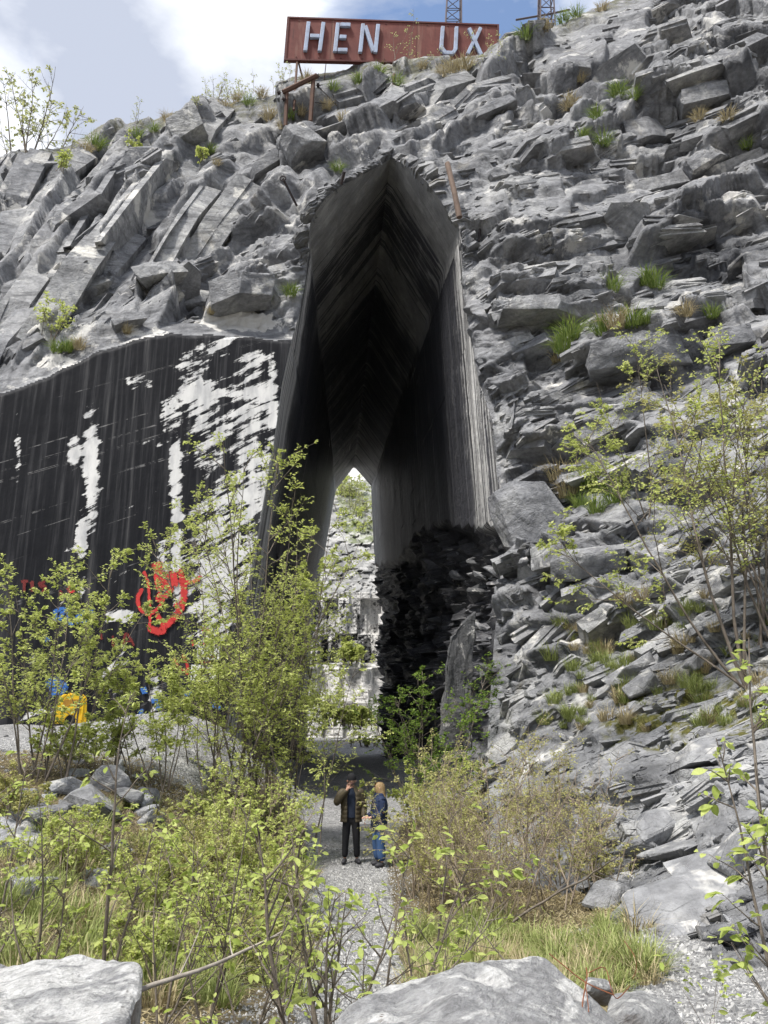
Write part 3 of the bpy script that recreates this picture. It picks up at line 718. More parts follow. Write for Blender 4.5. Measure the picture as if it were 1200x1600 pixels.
# long inclined beds of the left slope
RIBS = [((0, 335), (62, 244)), ((-40, 440), (60, 300)), ((60, 300), (135, 236)), ((0, 520), (95, 385)), ((95, 385), (205, 215)), ((60, 505), (150, 385)), ((150, 385), (255, 250)), ((135, 480), (215, 370)), ((215, 370), (300, 262)), ((215, 440), (335, 275)), ((290, 410), (395, 275)), ((-30, 585), (70, 465)), ((40, 420), (120, 320)), ((180, 300), (250, 215)), ((300, 230), (345, 165)), ((340, 330), (430, 240)), ((560, 190), (700, 128)), ((620, 215), (790, 140)), ((660, 160), (800, 95)), ((740, 235), (860, 175)), ((520, 170), (600, 120)), ((768, 440), (945, 412)), ((772, 492), (945, 470)), ((890, 592), (1065, 566)), ((742, 558), (872, 542)), ((960, 300), (1200, 245)), ((1000, 385), (1210, 335)), ((930, 245), (1130, 172)), ((900, 135), (1100, 62)), ((1060, 482), (1210, 450)), ((785, 702), (930, 690)), ((852, 738), (960, 722)), ((810, 897), (960, 862)), ((862, 942), (1000, 916)), ((880, 345), (1000, 322)), ((800, 300), (880, 268)), ((1040, 130), (1210, 60)), ((960, 1250), (1110, 1215)), ((1040, 1200), (1210, 1150)), ((960, 1330), (1060, 1300))]
for V, T in SHAPES:
    me = mesh_np('rock_slab', V, tris=T, attrs={k: np.zeros(len(V)) for k in ('dark', 'moss', 'pale')}); me.materials.append(M['cliff']); SL_ME.append(me)
for (q0, q1) in RIBS:
    for kk in range(1 if q0[0] < 340 else 2):
        f0, f1 = (-.08, 1.06) if q0[0] < 340 else (kk * .5 + r.uniform(-.08, .05), kk * .5 + .58)
        a0 = surf((q0[0] + (q1[0] - q0[0]) * f0), (q0[1] + (q1[1] - q0[1]) * f0)); a1 = surf((q0[0] + (q1[0] - q0[0]) * f1), (q0[1] + (q1[1] - q0[1]) * f1))
        bv = (a1 - a0); Lr = bv.length; bv.normalize(); nh = Vector((.18, -1, .25)); nh = (nh - bv * nh.dot(bv)).normalized(); cv = bv.cross(nh).normalized()
        R_ = Matrix((bv, nh, -cv)).transposed() @ Matrix.Rotation(r.normal(0, .06), 3, 'Z') @ Matrix.Rotation(r.normal(0, .22), 3, 'X')
        Mx = (R_ @ Matrix.Diagonal((Lr * 1.12, 2.2 * a0.y / 30, (r.uniform(.9, 1.5) if q0[0] < 340 else r.uniform(.5, .95)) * a0.y / 30))).to_4x4(); Mx.translation = (a0 + a1) / 2 + nh * (r.uniform(.1, .35) - .85) * a0.y / 30
        o = bpy.data.objects.new('rock_slab', SL_ME[PLAIN[int(r.integers(len(PLAIN)))] if q0[0] < 340 else int(r.integers(24))]); COL.objects.link(o); o.parent = cliff; o.matrix_local = Mx
mV = []; mT = []; k0 = 0; mD = []; mP = []
for c_i, (side, i, j, L) in enumerate(picks):
    Mx = slab_matrix(side, i, j, L); s_i = int(r.integers(len(SHAPES)))
    if c_i < 215:
        o = bpy.data.objects.new('rock_slab', SL_ME[s_i]); COL.objects.link(o); o.parent = cliff; o.matrix_local = Mx
    else:
        V, T = SHAPES[s_i]; Vw = V @ np.array(Mx.to_3x3()).T + np.array(Mx.translation)
        mV.append(Vw); mT.append(T + k0); k0 += len(V); mD.append(np.full(len(V), SNRM[side][1]['dark'][i, j])); mP.append(np.full(len(V), SNRM[side][1]['pale'][i, j]))
for side in (-1, 1):                                     # broken rock along the rim of the cut
    for _ in range(110 if side > 0 else 90):
        py_ = 246 + (r.random() ** 1.4) * (620 if side > 0 else 270); ri = int(np.searchsorted(pys, py_)); p = Vector(edges[side][ri])
        L_ = (.25 + .8 * r.random() ** 2) * (1 if py_ < 400 else .6); th = float(bed_angle(float((mouthL if side < 0 else mouthR)(py_)))) + r.normal(0, .15)
        bv = Vector((math.cos(th), r.normal(0, .2), math.sin(th))).normalized(); nh = Vector((0, -1, .1)); nh = (nh - bv * nh.dot(bv)).normalized(); cv = bv.cross(nh) * -1
        Mx = (Matrix((bv, nh, cv)).transposed() @ Matrix.Diagonal((L_, L_ * .8, L_ * r.uniform(.2, .45)))).to_4x4()
        up = .35 if py_ < 352 else .0
        Mx.translation = p + Vector((side * L_ * (.42 if py_ > 352 else .2), L_ * .12, L_ * up))
        V, T = SHAPES[int(r.integers(24))]; mV.append(V @ np.array(Mx.to_3x3()).T + np.array(Mx.translation)); mT.append(T + k0); k0 += len(V); mD.append(np.zeros(len(V))); mP.append(np.zeros(len(V)))
add_bvh(np.concatenate(mV), np.concatenate(mT))
sm = put('rock_slab', mesh_np('rock_slab', np.concatenate(mV), tris=np.concatenate(mT), attrs=dict(dark=np.concatenate(mD), moss=np.zeros(k0), pale=np.concatenate(mP))), M['cliff'], cliff); sm['kind'] = 'stuff'

# ------------------------------------------------------------------ the cut through the cliff
YEX = 70.0
r0 = int(np.searchsorted(pys, 247)); r1 = int(np.searchsorted(pys, 1195))
rows = np.arange(r0, r1, 1)
def cut_side(side, n_sec=54):
    Pm = edges[side][rows]; py = pys[rows]
    if side < 0:
        sh, bot, ex = 362, 1190, [(0, 553, 730), (1, 525, 765), (1.14, 514, 830), (1.27, 503, 890), (1.38, 494, 935), (1.52, 486, 1000), (1.78, 481, 1100), (2, 478, 1185)]
    else:
        sh, bot, ex = 352, 1190, [(0, 553.4, 730), (1, 580, 760), (1.1, 582, 800), (1.3, 586, 885), (2, 590, 1185)]
    par = np.where(py < sh, (py - 247) / (sh - 247), 1 + (py - sh) / (bot - sh)); par = np.clip(par, 0, 2)
    ex = np.array(ex, float); exx = np.interp(par, ex[:, 0], ex[:, 1]); exy = np.interp(par, ex[:, 0], ex[:, 2])
    Pe = W(exx, exy, np.full_like(exx, YEX))
    t = (np.linspace(0, 1, n_sec) ** 1.35)[None, :]
    P = Pm[:, None] * (1 - t[..., None]) + Pe[:, None] * t[..., None]
    # the mouth edge is ragged, the cut behind it is straight: relax towards the ideal section
    ix = (mouthL if side < 0 else mouthR)(py); iy = py
    Ps = Pm.copy()
    for _ in range(4): Ps[1:-1] = (Ps[:-2] + Ps[1:-1] * 2 + Ps[2:]) / 4
    ia = int(np.argmin(np.abs(par - 1))); pr_ = np.clip(par, 0, 1)[:, None]
    wgt = np.clip(1 - t * 22, 0, 1)[..., None] ** 1.5
    P = (Ps[:, None] * (1 - t[..., None]) + Pe[:, None] * t[..., None]) * (1 - wgt) + P * wgt
    zc = 8.7 + (16.6 - 8.7) * t + 1.6 * np.sin(np.pi * np.clip(t * 1.6, 0, 1))
    zc = zc + 0.8 * fbm(P[..., 1] / 1.2, P[..., 1] * 0, 90, 3)
    onwall = par[:, None] > 1.02
    rg = (sstep(0.25, -0.25, P[..., 2] - zc) if side > 0 else sstep(1.8, 1.0, P[..., 2] - 0.4 * fbm(P[..., 1], P[..., 2], 93, 2))) * onwall
    f = sum(k * S * strata(P[..., 1] * 40, -P[..., 2] * 40, d, L, S, sd) for (k, d, L, S, sd) in ((0.7, 12, 90, 55, 95), (0.7, 20, 44, 24, 96), (0.6, 8, 20, 11, 97))) / 40.0
    fade = np.clip(t * 30, 0, 1)
    P[..., 0] += rg * fade * (f * 0.75 + (0.55 if side > 0 else 0.0)) * (1 if side > 0 else -1)
    slab = (_h(np.floor(P[..., 1] / 2.3 + 0.5 * fbm(P[..., 2] / 9, P[..., 1] / 9, 98, 2)), np.floor(P[..., 2] / 9.0), 99) - 0.5) * 0.10
    P[..., 0] += (1 - rg) * fade * onwall * (slab + 0.05 * fbm(P[..., 1] * 3, P[..., 2] * 0.3, 100, 3))
    roof = (~onwall) * fade
    P[..., 2] += roof * (0.16 * (_h(np.floor(P[..., 1] / 2.7 + side * 0.3), np.floor(P[..., 1] * 0), 101) - 0.5) + 0.2 * fbm(P[..., 1] * .8, P[..., 0] * 0.4, 102, 3)) * sstep(0.0, 0.08, par)[:, None]
    if side > 0: P[0] = CUT[-1][0]
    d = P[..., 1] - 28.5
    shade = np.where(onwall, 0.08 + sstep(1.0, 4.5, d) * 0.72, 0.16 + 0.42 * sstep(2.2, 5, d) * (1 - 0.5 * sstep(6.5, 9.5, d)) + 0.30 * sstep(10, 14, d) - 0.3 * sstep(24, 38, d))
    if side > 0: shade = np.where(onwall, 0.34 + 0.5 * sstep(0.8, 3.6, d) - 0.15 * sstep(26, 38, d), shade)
    fresh_lit = np.where(onwall, 1 - sstep(1.0, 6.0 if side < 0 else 5.0, d), 0.0)  # jamb walls: cleaner marble plus painted brightness, fading with depth
    R, C = shade.shape; idx = np.arange(R * C).reshape(R, C)
    q = np.stack([idx[:-1, :-1], idx[:-1, 1:], idx[1:, 1:], idx[1:, :-1]], -1)
    kr = int(np.searchsorted(par, 1.02))
    for nm, a, b in (('tunnel_roof', 0, kr), ('tunnel_wall', kr, R - 1)):
        sel = np.arange(a, b + 1); sub = np.arange(len(sel) * C).reshape(len(sel), C)
        qq = np.stack([sub[:-1, :-1], sub[:-1, 1:], sub[1:, 1:], sub[1:, :-1]], -1).reshape(-1, 4)
        me = mesh_np(nm, P[sel], quads=qq, smooth=False, attrs=dict(shade=shade[sel], rough=rg[sel], fresh_lit=fresh_lit[sel]))
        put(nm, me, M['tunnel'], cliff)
    return P
CUT = {}
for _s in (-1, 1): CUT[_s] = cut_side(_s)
for _s in (-1, 1):
    _R, _C = CUT[_s].shape[:2]; _ix = np.arange(_R * _C).reshape(_R, _C)
    add_bvh(CUT[_s].reshape(-1, 3), np.stack([_ix[:-1, :-1], _ix[:-1, 1:], _ix[1:, 1:], _ix[1:, :-1]], -1).reshape(-1, 4))
# outer rock of the far end, so that the cut has a body and the hill closes behind it
_mb = MB()
_eL = CUT[-1][:, -1]; _eR = CUT[1][:, -1]
V = []; F = []
for E, sx in ((_eL, -1), (_eR, 1)):
    k0 = len(V)
    for p in E[::4]:
        V.append((p[0], p[1], p[2])); V.append((sx * 60.0, p[1] + 6, max(p[2] * 1.15, 0) if p[2] > 1 else p[2]))
    n = (len(V) - k0) // 2
    for i in range(n - 1):
        F.append((k0 + 2 * i, k0 + 2 * i + 1, k0 + 2 * i + 3, k0 + 2 * i + 2))
k0 = len(V); ap = _eL[0]
V += [tuple(ap), (-60, ap[1] + 6, ap[2] * 1.15), (60, ap[1] + 6, ap[2] * 1.15), (-60, 66, 46), (60, 66, 46)]
F += [(k0, k0 + 1, k0 + 3), (k0, k0 + 3, k0 + 4), (k0, k0 + 4, k0 + 2)]
me = bpy.data.meshes.new('back_face'); me.from_pydata(V, [], F); me.update()
put('back_face', me, M['cliff'], cliff)

# ------------------------------------------------------------------ the ground
GC = [(0, 0, 1.35), (-3, 2, 1.35), (3, 2, 1.45), (0, 5, 1.10), (-2.6, 5, 1.2), (2.6, 5, 1.2), (-0.4, 8, 0.5), (-0.6, 12, 0.06), (-.8, 18, 0), (-.8, 24, 0), (-0.8, 30, 0), (-1, 50, 0), (-0.8, 70, 0), (-.8, 90, 0.9), (8, 90, 1), (-10, 90, 1),
      (-2.2, 18, 0.0), (0.6, 18, 0.0), (-2.2, 25, 0), (1.0, 25, 0.05), (-2.6, 12, 0.35), (-2.4, 8, 0.75), (-4.2, 14, 1.35), (-6.5, 13, 1.75), (-4, 9, 1.15), (-7, 9, 1.4), (-4.0, 18, 1.9), (-7, 18, 2.35), (-4.6, 23, 2.35), (-9, 23, 2.72), (-9, 26.5, 2.86), (-13, 24, 2.75),
      (-5.3, 26.5, 2.6), (-12, 12, 2.0), (-14, 5, 1.9), (-3.0, 23, 0.5), (-4.6, 30, 0.8), (-4, 40, .3), (1.2, 14, 0.1), (2.4, 12, 0.35), (2.6, 9, 0.65), (3.6, 7, 1.0), (5, 5.5, 1.25), (2.6, 18, 0.4), (3.2, 24, 0.7), (2, 28, .3), (5.5, 10, 1.2), (6, 16, 1.5), (9, 8, 2), (8, 26, 1.2), (4, 60, 0), (-5, 60, 0)]
Gf = tps([(c[0], c[1]) for c in GC], [c[2] for c in GC])
def G(x, y):
    x = np.asarray(x, float); y = np.asarray(y, float)
    xc = np.clip(x, -14, 9); yc = np.clip(y, 0, 90)
    far = np.clip(np.hypot(x - xc, y - yc) / 60, 0, 1)
    z = Gf(xc, yc) * (1 - far) + 0.8 * far
    near = np.exp(-((x + .8) / 1.6) ** 2)
    return z + (0.16 * fbm(x / 1.3, y / 1.3, 200, 4) + 0.05 * fbm(x * 3, y * 3, 201, 3)) * (1 - 0.7 * near)
def gz(x, y): return float(G(np.array([x]), np.array([y]))[0])
gx = np.concatenate([[-900, -500, -250, -120, -60, -35], np.arange(-22, 14, 0.16), [16, 24, 40, 80, 200, 500, 900]])
gy = np.concatenate([[-900, -300, -80, -20, -6], np.arange(-2, 32, 0.16), np.arange(32, 100, 1.0), [110, 160, 300, 700, 1400]])
GX, GY = np.meshgrid(gx, gy); GZ = G(GX, GY)
pathx = np.interp(GY, [0, 6, 10, 14, 18, 26, 70], [0.2, -0.1, -0.35, -0.6, -0.8, -0.9, -0.9])
pw = np.interp(GY, [0, 6, 10, 18, 24, 30, 70], [0.45, 0.5, 0.55, 0.85, 1.4, 4, 6])
grav = 1 - sstep(0.7, 1.35, np.abs(GX - pathx) / pw)
grav = np.maximum(grav, sstep(15.5, 17.5, GY) * sstep(-3.3, -4.2, GX))           # terrace in front of the sawn wall
grav = np.maximum(grav, sstep(.25, .31, GX / np.maximum(GY, .5)) * sstep(11.5, 9.5, GY) * (GY > 1))              # scree on the right
grav = np.maximum(grav, sstep(30, 34, GY))
grav = np.maximum(grav, 0.75 * sstep(-4.2, -5.0, GX) * sstep(11, 9.5, GY))
R, C = GX.shape; idx = np.arange(R * C).reshape(R, C)
q = np.stack([idx[:-1, :-1], idx[:-1, 1:], idx[1:, 1:], idx[1:, :-1]], -1).reshape(-1, 4)
ground = put('ground', mesh_np('ground', np.stack([GX, GY, GZ], -1), quads=q, smooth=True, attrs=dict(gravel=grav)), M['ground'])
tag(ground, 'pale gravel and brown soil ground with a path into the cut', None, kind='structure')

# ------------------------------------------------------------------ the quarry beyond the far opening
fx = np.arange(300, 800, 2.5); fy = np.concatenate([np.arange(640, 925, 2.5), [925, 925.1], np.arange(927, 1036, 2.5), [1036, 1036.1], np.arange(1038, 1108, 2.5), [1108, 1108.1], np.arange(1110, 1160, 2.5)])
FX, FY = np.meshgrid(fx, fy)
FXw = FX; jit = 7 * fbm(FX / 12, FX * 0, 300, 3); FYw = FY
YY = np.interp(FY, [640, 735, 800, 925, 925.1, 1036, 1036.1, 1108, 1108.1, 1150, 1160], [175, 150, 126, 104, 101, 100.5, 93, 92.5, 89, 88.6, 88])
# stepped blocks on the walls
blk = (_h(np.floor(FX / 17 + 0.3 * np.floor(FY / 40)), np.floor(FY / 55), 301) - 0.5) * 2.2
wallm = (FY > 925) & (FY < 1160)
YY = YY + np.where(wallm, blk, 0)
scr = sum(k * S * strata(FX, FY, d, L, S, sd) for (k, d, L, S, sd) in ((0.6, 12, 26, 12, 302), (0.6, 30, 10, 6, 303)))
YY = YY - np.where(wallm, 0.02, 0.11) * scr
Pf = W(FX, FY + np.where(wallm, 0, 0) , YY)
R, C = FX.shape; idx = np.arange(R * C).reshape(R, C)
q = np.stack([idx[:-1, :-1], idx[1:, :-1], idx[1:, 1:], idx[:-1, 1:]], -1).reshape(-1, 4)
whi = np.where(FY > 1036, 0.66, np.where(FX > 560, 0.58, 0.52)) ; whi = np.where((FY > 990) & (FY < 1036), 0.46, whi)
whi = np.where(FY < 760, 0.6, whi)
sw = np.where(wallm | (FY < 752), 1.0, 0.0)
mossf = np.where((FY > 752) & (FY < 850) & (FX > 520 + (850 - FY) * 0.0 + (FY - 752) * 0.25), 0.9, 0.0)
quarry = put('quarry_slope', mesh_np('quarry_slope', Pf, quads=q, attrs=dict(white=whi, sawn=sw, moss=mossf)), M['far'])
tag(quarry, 'white stepped quarry walls and grey scree seen through the cut', None, kind='structure')

# ------------------------------------------------------------------ loose rock
def hull_mesh(name, pts, bevel=0.0, sub=0, amp=0.0, seed=0, freq=1.5, smooth=False):
    bm = bmesh.new()
    for p in pts: bm.verts.new(p)
    r = bmesh.ops.convex_hull(bm, input=bm.verts[:])
    bmesh.ops.delete(bm, geom=[v for v in bm.verts if not v.link_faces], context='VERTS')
    bmesh.ops.dissolve_limit(bm, angle_limit=math.radians(7), verts=bm.verts[:], edges=bm.edges[:])
    if bevel: bmesh.ops.bevel(bm, geom=bm.edges[:], offset=bevel, segments=1, affect='EDGES', profile=0.5)
    bmesh.ops.triangulate(bm, faces=bm.faces[:])
    for _ in range(sub):
        bmesh.ops.subdivide_edges(bm, edges=bm.edges[:], cuts=1, use_grid_fill=True)
    if sub:
        bm.normal_update()
        co = np.array([v.co[:] for v in bm.verts]); no = np.array([v.normal[:] for v in bm.verts])
        s = co[:, 0] * 1.3 + co[:, 2] * 0.7; t = co[:, 1] * 1.1 - co[:, 2] * 0.9
        d = amp * (2.0 * fbm(s * freq, t * freq, seed, 4) + 1.4 * facets(s * 40, t * 40, 20, 60 / freq, 36 / freq, seed + 9) + 0.7 * facets(s * 40, t * 40, 30, 20 / freq, 11 / freq, seed + 10))
        co = co + no * d[:, None]
        for v, c_ in zip(bm.verts, co): v.co = c_
    bmesh.ops.recalc_face_normals(bm, faces=bm.faces)
    if smooth:
        for f in bm.faces: f.smooth = True
    me = bpy.data.meshes.new(name); bm.to_mesh(me); bm.free(); return me
def rock_pts(rs, dims, n=14, skew=0.35):
    P = []
    K = rs.uniform(-skew, skew, 3)
    for i in range(n):
        v = rs.uniform(-1, 1, 3); m = np.argmax(np.abs(v)); v[m] = np.sign(v[m]) * rs.uniform(0.75, 1.0)
        v[0] += K[0] * v[2]; v[1] += K[1] * v[2]
        P.append(v * np.array(dims) / 2)
    return P
rs = np.random.default_rng(12)
ROCKS = [hull_mesh('stone', rock_pts(rs, (1.0, rs.uniform(.6, .9), rs.uniform(.35, .7)), 13), bevel=0.03) for _ in range(14)]
SLABS = [hull_mesh('slab', rock_pts(rs, (1.0, rs.uniform(.5, .8), rs.uniform(.18, .3)), 14), bevel=0.02) for _ in range(8)]
def mats_of(pool, mat):
    out = []
    for me in pool:
        c = me.copy(); c.materials.clear(); c.materials.append(mat); out.append(c)
    return out
STONES = {k: mats_of(ROCKS, M[k]) for k in ('rock', 'rock_dark', 'rock_pale')}
SLABM = {k: mats_of(SLABS, M[k]) for k in ('rock', 'rock_dark')}
# broken blocks standing out of the cliff
def block(name, px, py, w, h, dep, deg, parent, key='rock', seed=0, push=0.3, n=16, amp=0.17):
    r = np.random.default_rng(seed + 900); p = surf(px, py); mpp = p.y * 1.06 / FPX
    V_, T_ = SHAPES[(seed * 5) % 24]; dims = (w * mpp * 1.05, dep, h * mpp * .8)
    me = hull_mesh(name, [tuple(v * np.array(dims)) for v in V_], bevel=0.0, sub=4, amp=0.055, seed=seed, freq=1.2)
    p = p - Vector((0, push, 0)) * 0.25
    return put(name, me, M['cliff'], parent, p, (r.uniform(-.15, .15), -math.radians(deg), r.uniform(-.15, .15)))
for (px, py, w, h, dep, deg, seed, push) in ((832, 806, 112, 112, 2.6, 12, 1, 0.3), (380, 458, 125, 46, 1.8, 16, 2, 0.15), (300, 480, 70, 30, 1.4, 20, 3, .2), (255, 430, 80, 34, 1.4, 24, 4, .2), (920, 880, 110, 50, 1.6, 8, 5, .3), (860, 870, 80, 40, 1.4, 10, 6, .2),
                                              (985, 560, 150, 52, 1.8, 6, 7, .4), (850, 488, 160, 34, 1.6, 4, 8, .4), (1090, 160, 130, 60, 2.2, 14, 9, .4), (1000, 215, 90, 50, 1.6, 18, 10, .3), (470, 228, 80, 56, 2.0, 26, 11, .3),
                                              (290, 205, 70, 50, 2.0, 34, 12, .3), (640, 172, 70, 34, 1.5, 24, 13, .2), (770, 178, 110, 30, 1.4, 26, 14, .2), (205, 505, 60, 24, 1.0, 25, 15, .1), (150, 450, 56, 30, 1.0, 32, 16, .2), (1130, 540, 70, 40, 1.2, 10, 17, .2), (1110, 250, 80, 34, 1.3, 25, 18, .3)):
    block('rock_block', px, py, w, h, dep, deg, cliff, 'rock', seed, push)
# upright slab and rubble at the foot of the right side of the mouth
def ground_hit(px, py, y0=4.0, y1=60.0):
    ys = np.linspace(y0, y1, 1200); P = W(np.full_like(ys, px), np.full_like(ys, py), ys)
    below = P[:, 2] < G(P[:, 0], P[:, 1]); i = int(np.argmax(below)) if below.any() else len(ys) - 1
    return Vector(P[i])
p = WV(716, 1060, 23.6)
me = hull_mesh('stone_slab', [(-.42, -.12, -2.0), (.40, -.15, -2.0), (.40, .15, -2.0), (-.42, .15, -2.0), (-.36, -.1, 1.2), (.45, -.12, 2.05), (.45, .12, 2.05), (-.3, .1, 1.25), (-.1, -.1, 1.55)], bevel=0.03, sub=4, amp=0.10, seed=5)
o = put('stone_slab', me, M['rock_dark'], None, p, (0, math.radians(4), 0.3)); tag(o, 'upright grey stone slab leaning at the right foot of the cut', 'stone slab')
r = np.random.default_rng(77)
for i in range(190):
    px = r.uniform(602, 850); py = r.uniform(850, 1165)
    if py < 895 and px < 700: continue
    p = surf(px, py); s = (.22 + .75 * r.random() ** 2) * min(p.y, 40) / 26; dk = px < 740 + r.uniform(-40, 50)
    put('stone', STONES['rock_dark' if dk else 'rock'][r.integers(14)], None, cliff, p + Vector((.0, .08, 0)) * s, (r.uniform(-.4, .4), r.uniform(-.4, .4), r.uniform(0, 6.3)), (s * 1.2, s, s * r.uniform(.5, 1)))
# slabs stacked down the right bank
for (px, py, wpx, hpx, Yd, deg, k) in ((1075, 1430, 150, 60, 0.3, 8, 0), (1010, 1450, 95, 52, 0.3, -4, 1), (1120, 1375, 110, 46, .2, 16, 2), (1070, 1330, 100, 36, .2, 12, 3), (1000, 1330, 80, 34, .2, 4, 4), (1040, 1295, 90, 30, .2, 10, 5), (960, 1395, 80, 38, .2, -8, 6), (1150, 1330, 90, 40, .2, 24, 7),
                                       (1060, 1480, 80, 34, .2, 12, 2), (1130, 1465, 70, 26, .15, 8, 4), (940, 1290, 70, 30, .15, 10, 5), (1180, 1290, 70, 30, .1, 15, 1), (980, 1480, 60, 24, .1, 0, 6), (985, 1060, 60, 40, .2, 30, 3), (1000, 1075, 50, 20, .3, 28, 0), (1090, 1035, 50, 26, .2, 20, 7), (965, 1065, 40, 18, .3, 30, 2)):
    p = surf(px, py); mpp = p.y * 1.06 / FPX
    put('slab', SLABM['rock'][k], None, cliff, p - Vector((0, Yd * .8, -.05)), (math.radians(18), -math.radians(deg), 0.1 * k - .3), (wpx * mpp * 1.25, wpx * mpp * 1.1, hpx * mpp / 0.22))
r = np.random.default_rng(78)
for i in range(150):                                    # broken stones on the right bank
    px = r.uniform(850, 1200); py = 1010 + 560 * r.random() ** 0.9
    if py < 1000 + (1000 - px) * 0.6: continue
    p = surf(px, py); s = r.uniform(0.05, 0.28) * (1.5 if py < 1180 else 1.0)
    put('stone', STONES['rock_pale' if r.random() < 0.4 else 'rock'][r.integers(14)], None, cliff, p + Vector((0, -.05, 0.02)), (r.uniform(-.6, .6), r.uniform(-.6, .6), r.uniform(0, 6.3)), s)
# stones of the left bank, terrace and path edge
for i in range(120):
    if i < 52: px = r.uniform(0, 240); py = r.uniform(1205, 1400); s = r.uniform(.15, .75)
    elif i < 80: px = r.uniform(0, 420); py = r.uniform(1140, 1200); s = r.uniform(.1, .35)
    else: px = r.uniform(420, 640); py = r.uniform(1360, 1600); s = r.uniform(.04, .14)
    p = ground_hit(px, py); put('stone', STONES['rock_pale' if r.random() < 0.25 else 'rock'][r.integers(14)], None, ground, p, (r.uniform(-.4, .4), r.uniform(-.4, .4), r.uniform(0, 6.3)), s)
for (px, py, s) in ((150, 1268, 1.0), (110, 1240, .9), (200, 1255, .8), (60, 1290, .9), (30, 1330, 1.0), (160, 1230, 1.1), (230, 1290, .6)):
    p = ground_hit(px, py); put('stone', STONES['rock'][int(px) % 14], None, ground, p + Vector((0, 0, .1)), (0.1, 0.15, px), (s * 1.2, s, s * .9))
# gravel: tens of thousands of chips as one mass
def chips(name, X, Y, Z, S, mat, seed):
    r = np.random.default_rng(seed); n = len(X)
    base = np.array([[1, 0, -.3], [-.5, .87, -.3], [-.5, -.87, -.3], [0.1, 0.1, .75]])
    V = base[None] * (S[:, None, None] * r.uniform(.6, 1.3, (n, 4, 3)))
    a = r.uniform(0, 6.28, n); ca, sa = np.cos(a), np.sin(a)
    V = np.stack([V[..., 0] * ca[:, None] - V[..., 1] * sa[:, None], V[..., 0] * sa[:, None] + V[..., 1] * ca[:, None], V[..., 2]], -1)
    V += np.stack([X, Y, Z], -1)[:, None]
    k = np.arange(n)[:, None] * 4
    T = (k[:, :, None] + np.array([[0, 1, 3], [1, 2, 3], [2, 0, 3]])[None]).reshape(-1, 3)
    return put(name, mesh_np(name, V, tris=T), mat)
m_ = Mat('gravel_chips'); M['chips'] = m_.fin(m_.ramp(m_.island(), [(0, (0.13, 0.13, 0.132)), (.5, (0.27, 0.27, 0.268)), (1, (0.50, 0.495, 0.485))]), 0.9)
r = np.random.default_rng(31); n = 45000
Xg = np.concatenate([r.normal(-0.35, 0.5, n // 3), r.uniform(2.0, 6.0, n // 3), r.uniform(-9, -3.5, n // 3)])
Yg = np.concatenate([4 + 16 * r.random(n // 3) ** 1.2, 4.5 + 6 * r.random(n // 3), 15 + 11 * r.random(n // 3)])
Sg = r.uniform(.008, .03, len(Xg)) * np.where(r.random(len(Xg)) < .05, 1.8, .8)
g_ = chips('gravel', Xg, Yg, G(Xg, Yg) + .003, Sg, M['chips'], 32); tag(g_, 'loose pale marble gravel strewn over path and slopes', None, kind='stuff')

# ------------------------------------------------------------------ boulders in the foreground
def boulder(label, rowsP, seed, sub=5, amp=0.035):
    P = []
    for (px, py, Y) in rowsP: P.append(WV(px, py, Y))
    c = sum(P, Vector()) / len(P); base = Vector((c.x, c.y, gz(c.x, c.y) - 0.1))
    me = hull_mesh('boulder', [q - base for q in P], bevel=0.012, sub=sub, amp=amp, seed=seed, freq=2.6)
    o = put('boulder', me, M['boulder'], None, base); return tag(o, label, 'boulder', 'boulders in the foreground')
boulder('large white and grey slab-topped boulder in the bottom left corner', [(-120, 1512, 4.5), (0, 1510, 4.5), (70, 1502, 4.55), (146, 1493, 4.5), (158, 1510, 4.4), (214, 1512, 4.25), (216, 1555, 4.0), (150, 1700, 3.1), (-160, 1700, 3.1), (-160, 1800, 3.3), (170, 1780, 3.4), (205, 1640, 4.2), (-160, 1640, 4.8), (150, 1600, 4.9)], 41, 5, 0.045).data.materials[0] = M['boulder_white']
boulder('grey peaked boulder with white veins at the bottom centre', [(745, 1496, 4.5), (728, 1504, 4.3), (850, 1506, 4.6), (905, 1545, 4.4), (962, 1600, 4.2), (640, 1545, 4.4), (545, 1592, 4.1), (480, 1660, 3.9), (1000, 1660, 3.9), (700, 1600, 3.7), (830, 1610, 3.7), (760, 1760, 3.4), (540, 1800, 3.7), (980, 1800, 3.7), (600, 1640, 4.9), (950, 1640, 4.9)], 42, 5, 0.05)
boulder('low pale broken boulder right of the peaked one', [(955, 1552, 5.0), (1000, 1548, 5.1), (1050, 1570, 5.0), (1066, 1600, 4.8), (940, 1600, 4.7), (990, 1580, 4.6), (1060, 1680, 4.6), (930, 1680, 4.6), (1060, 1660, 5.2), (940, 1660, 5.2)], 43, 4, 0.02)
boulder('small flat grey stone between gravel and dry grass', [(915, 1528, 5.8), (950, 1532, 5.8), (958, 1548, 5.6), (918, 1552, 5.5), (925, 1535, 5.5), (955, 1570, 5.8), (915, 1570, 5.8)], 44, 3, 0.01)

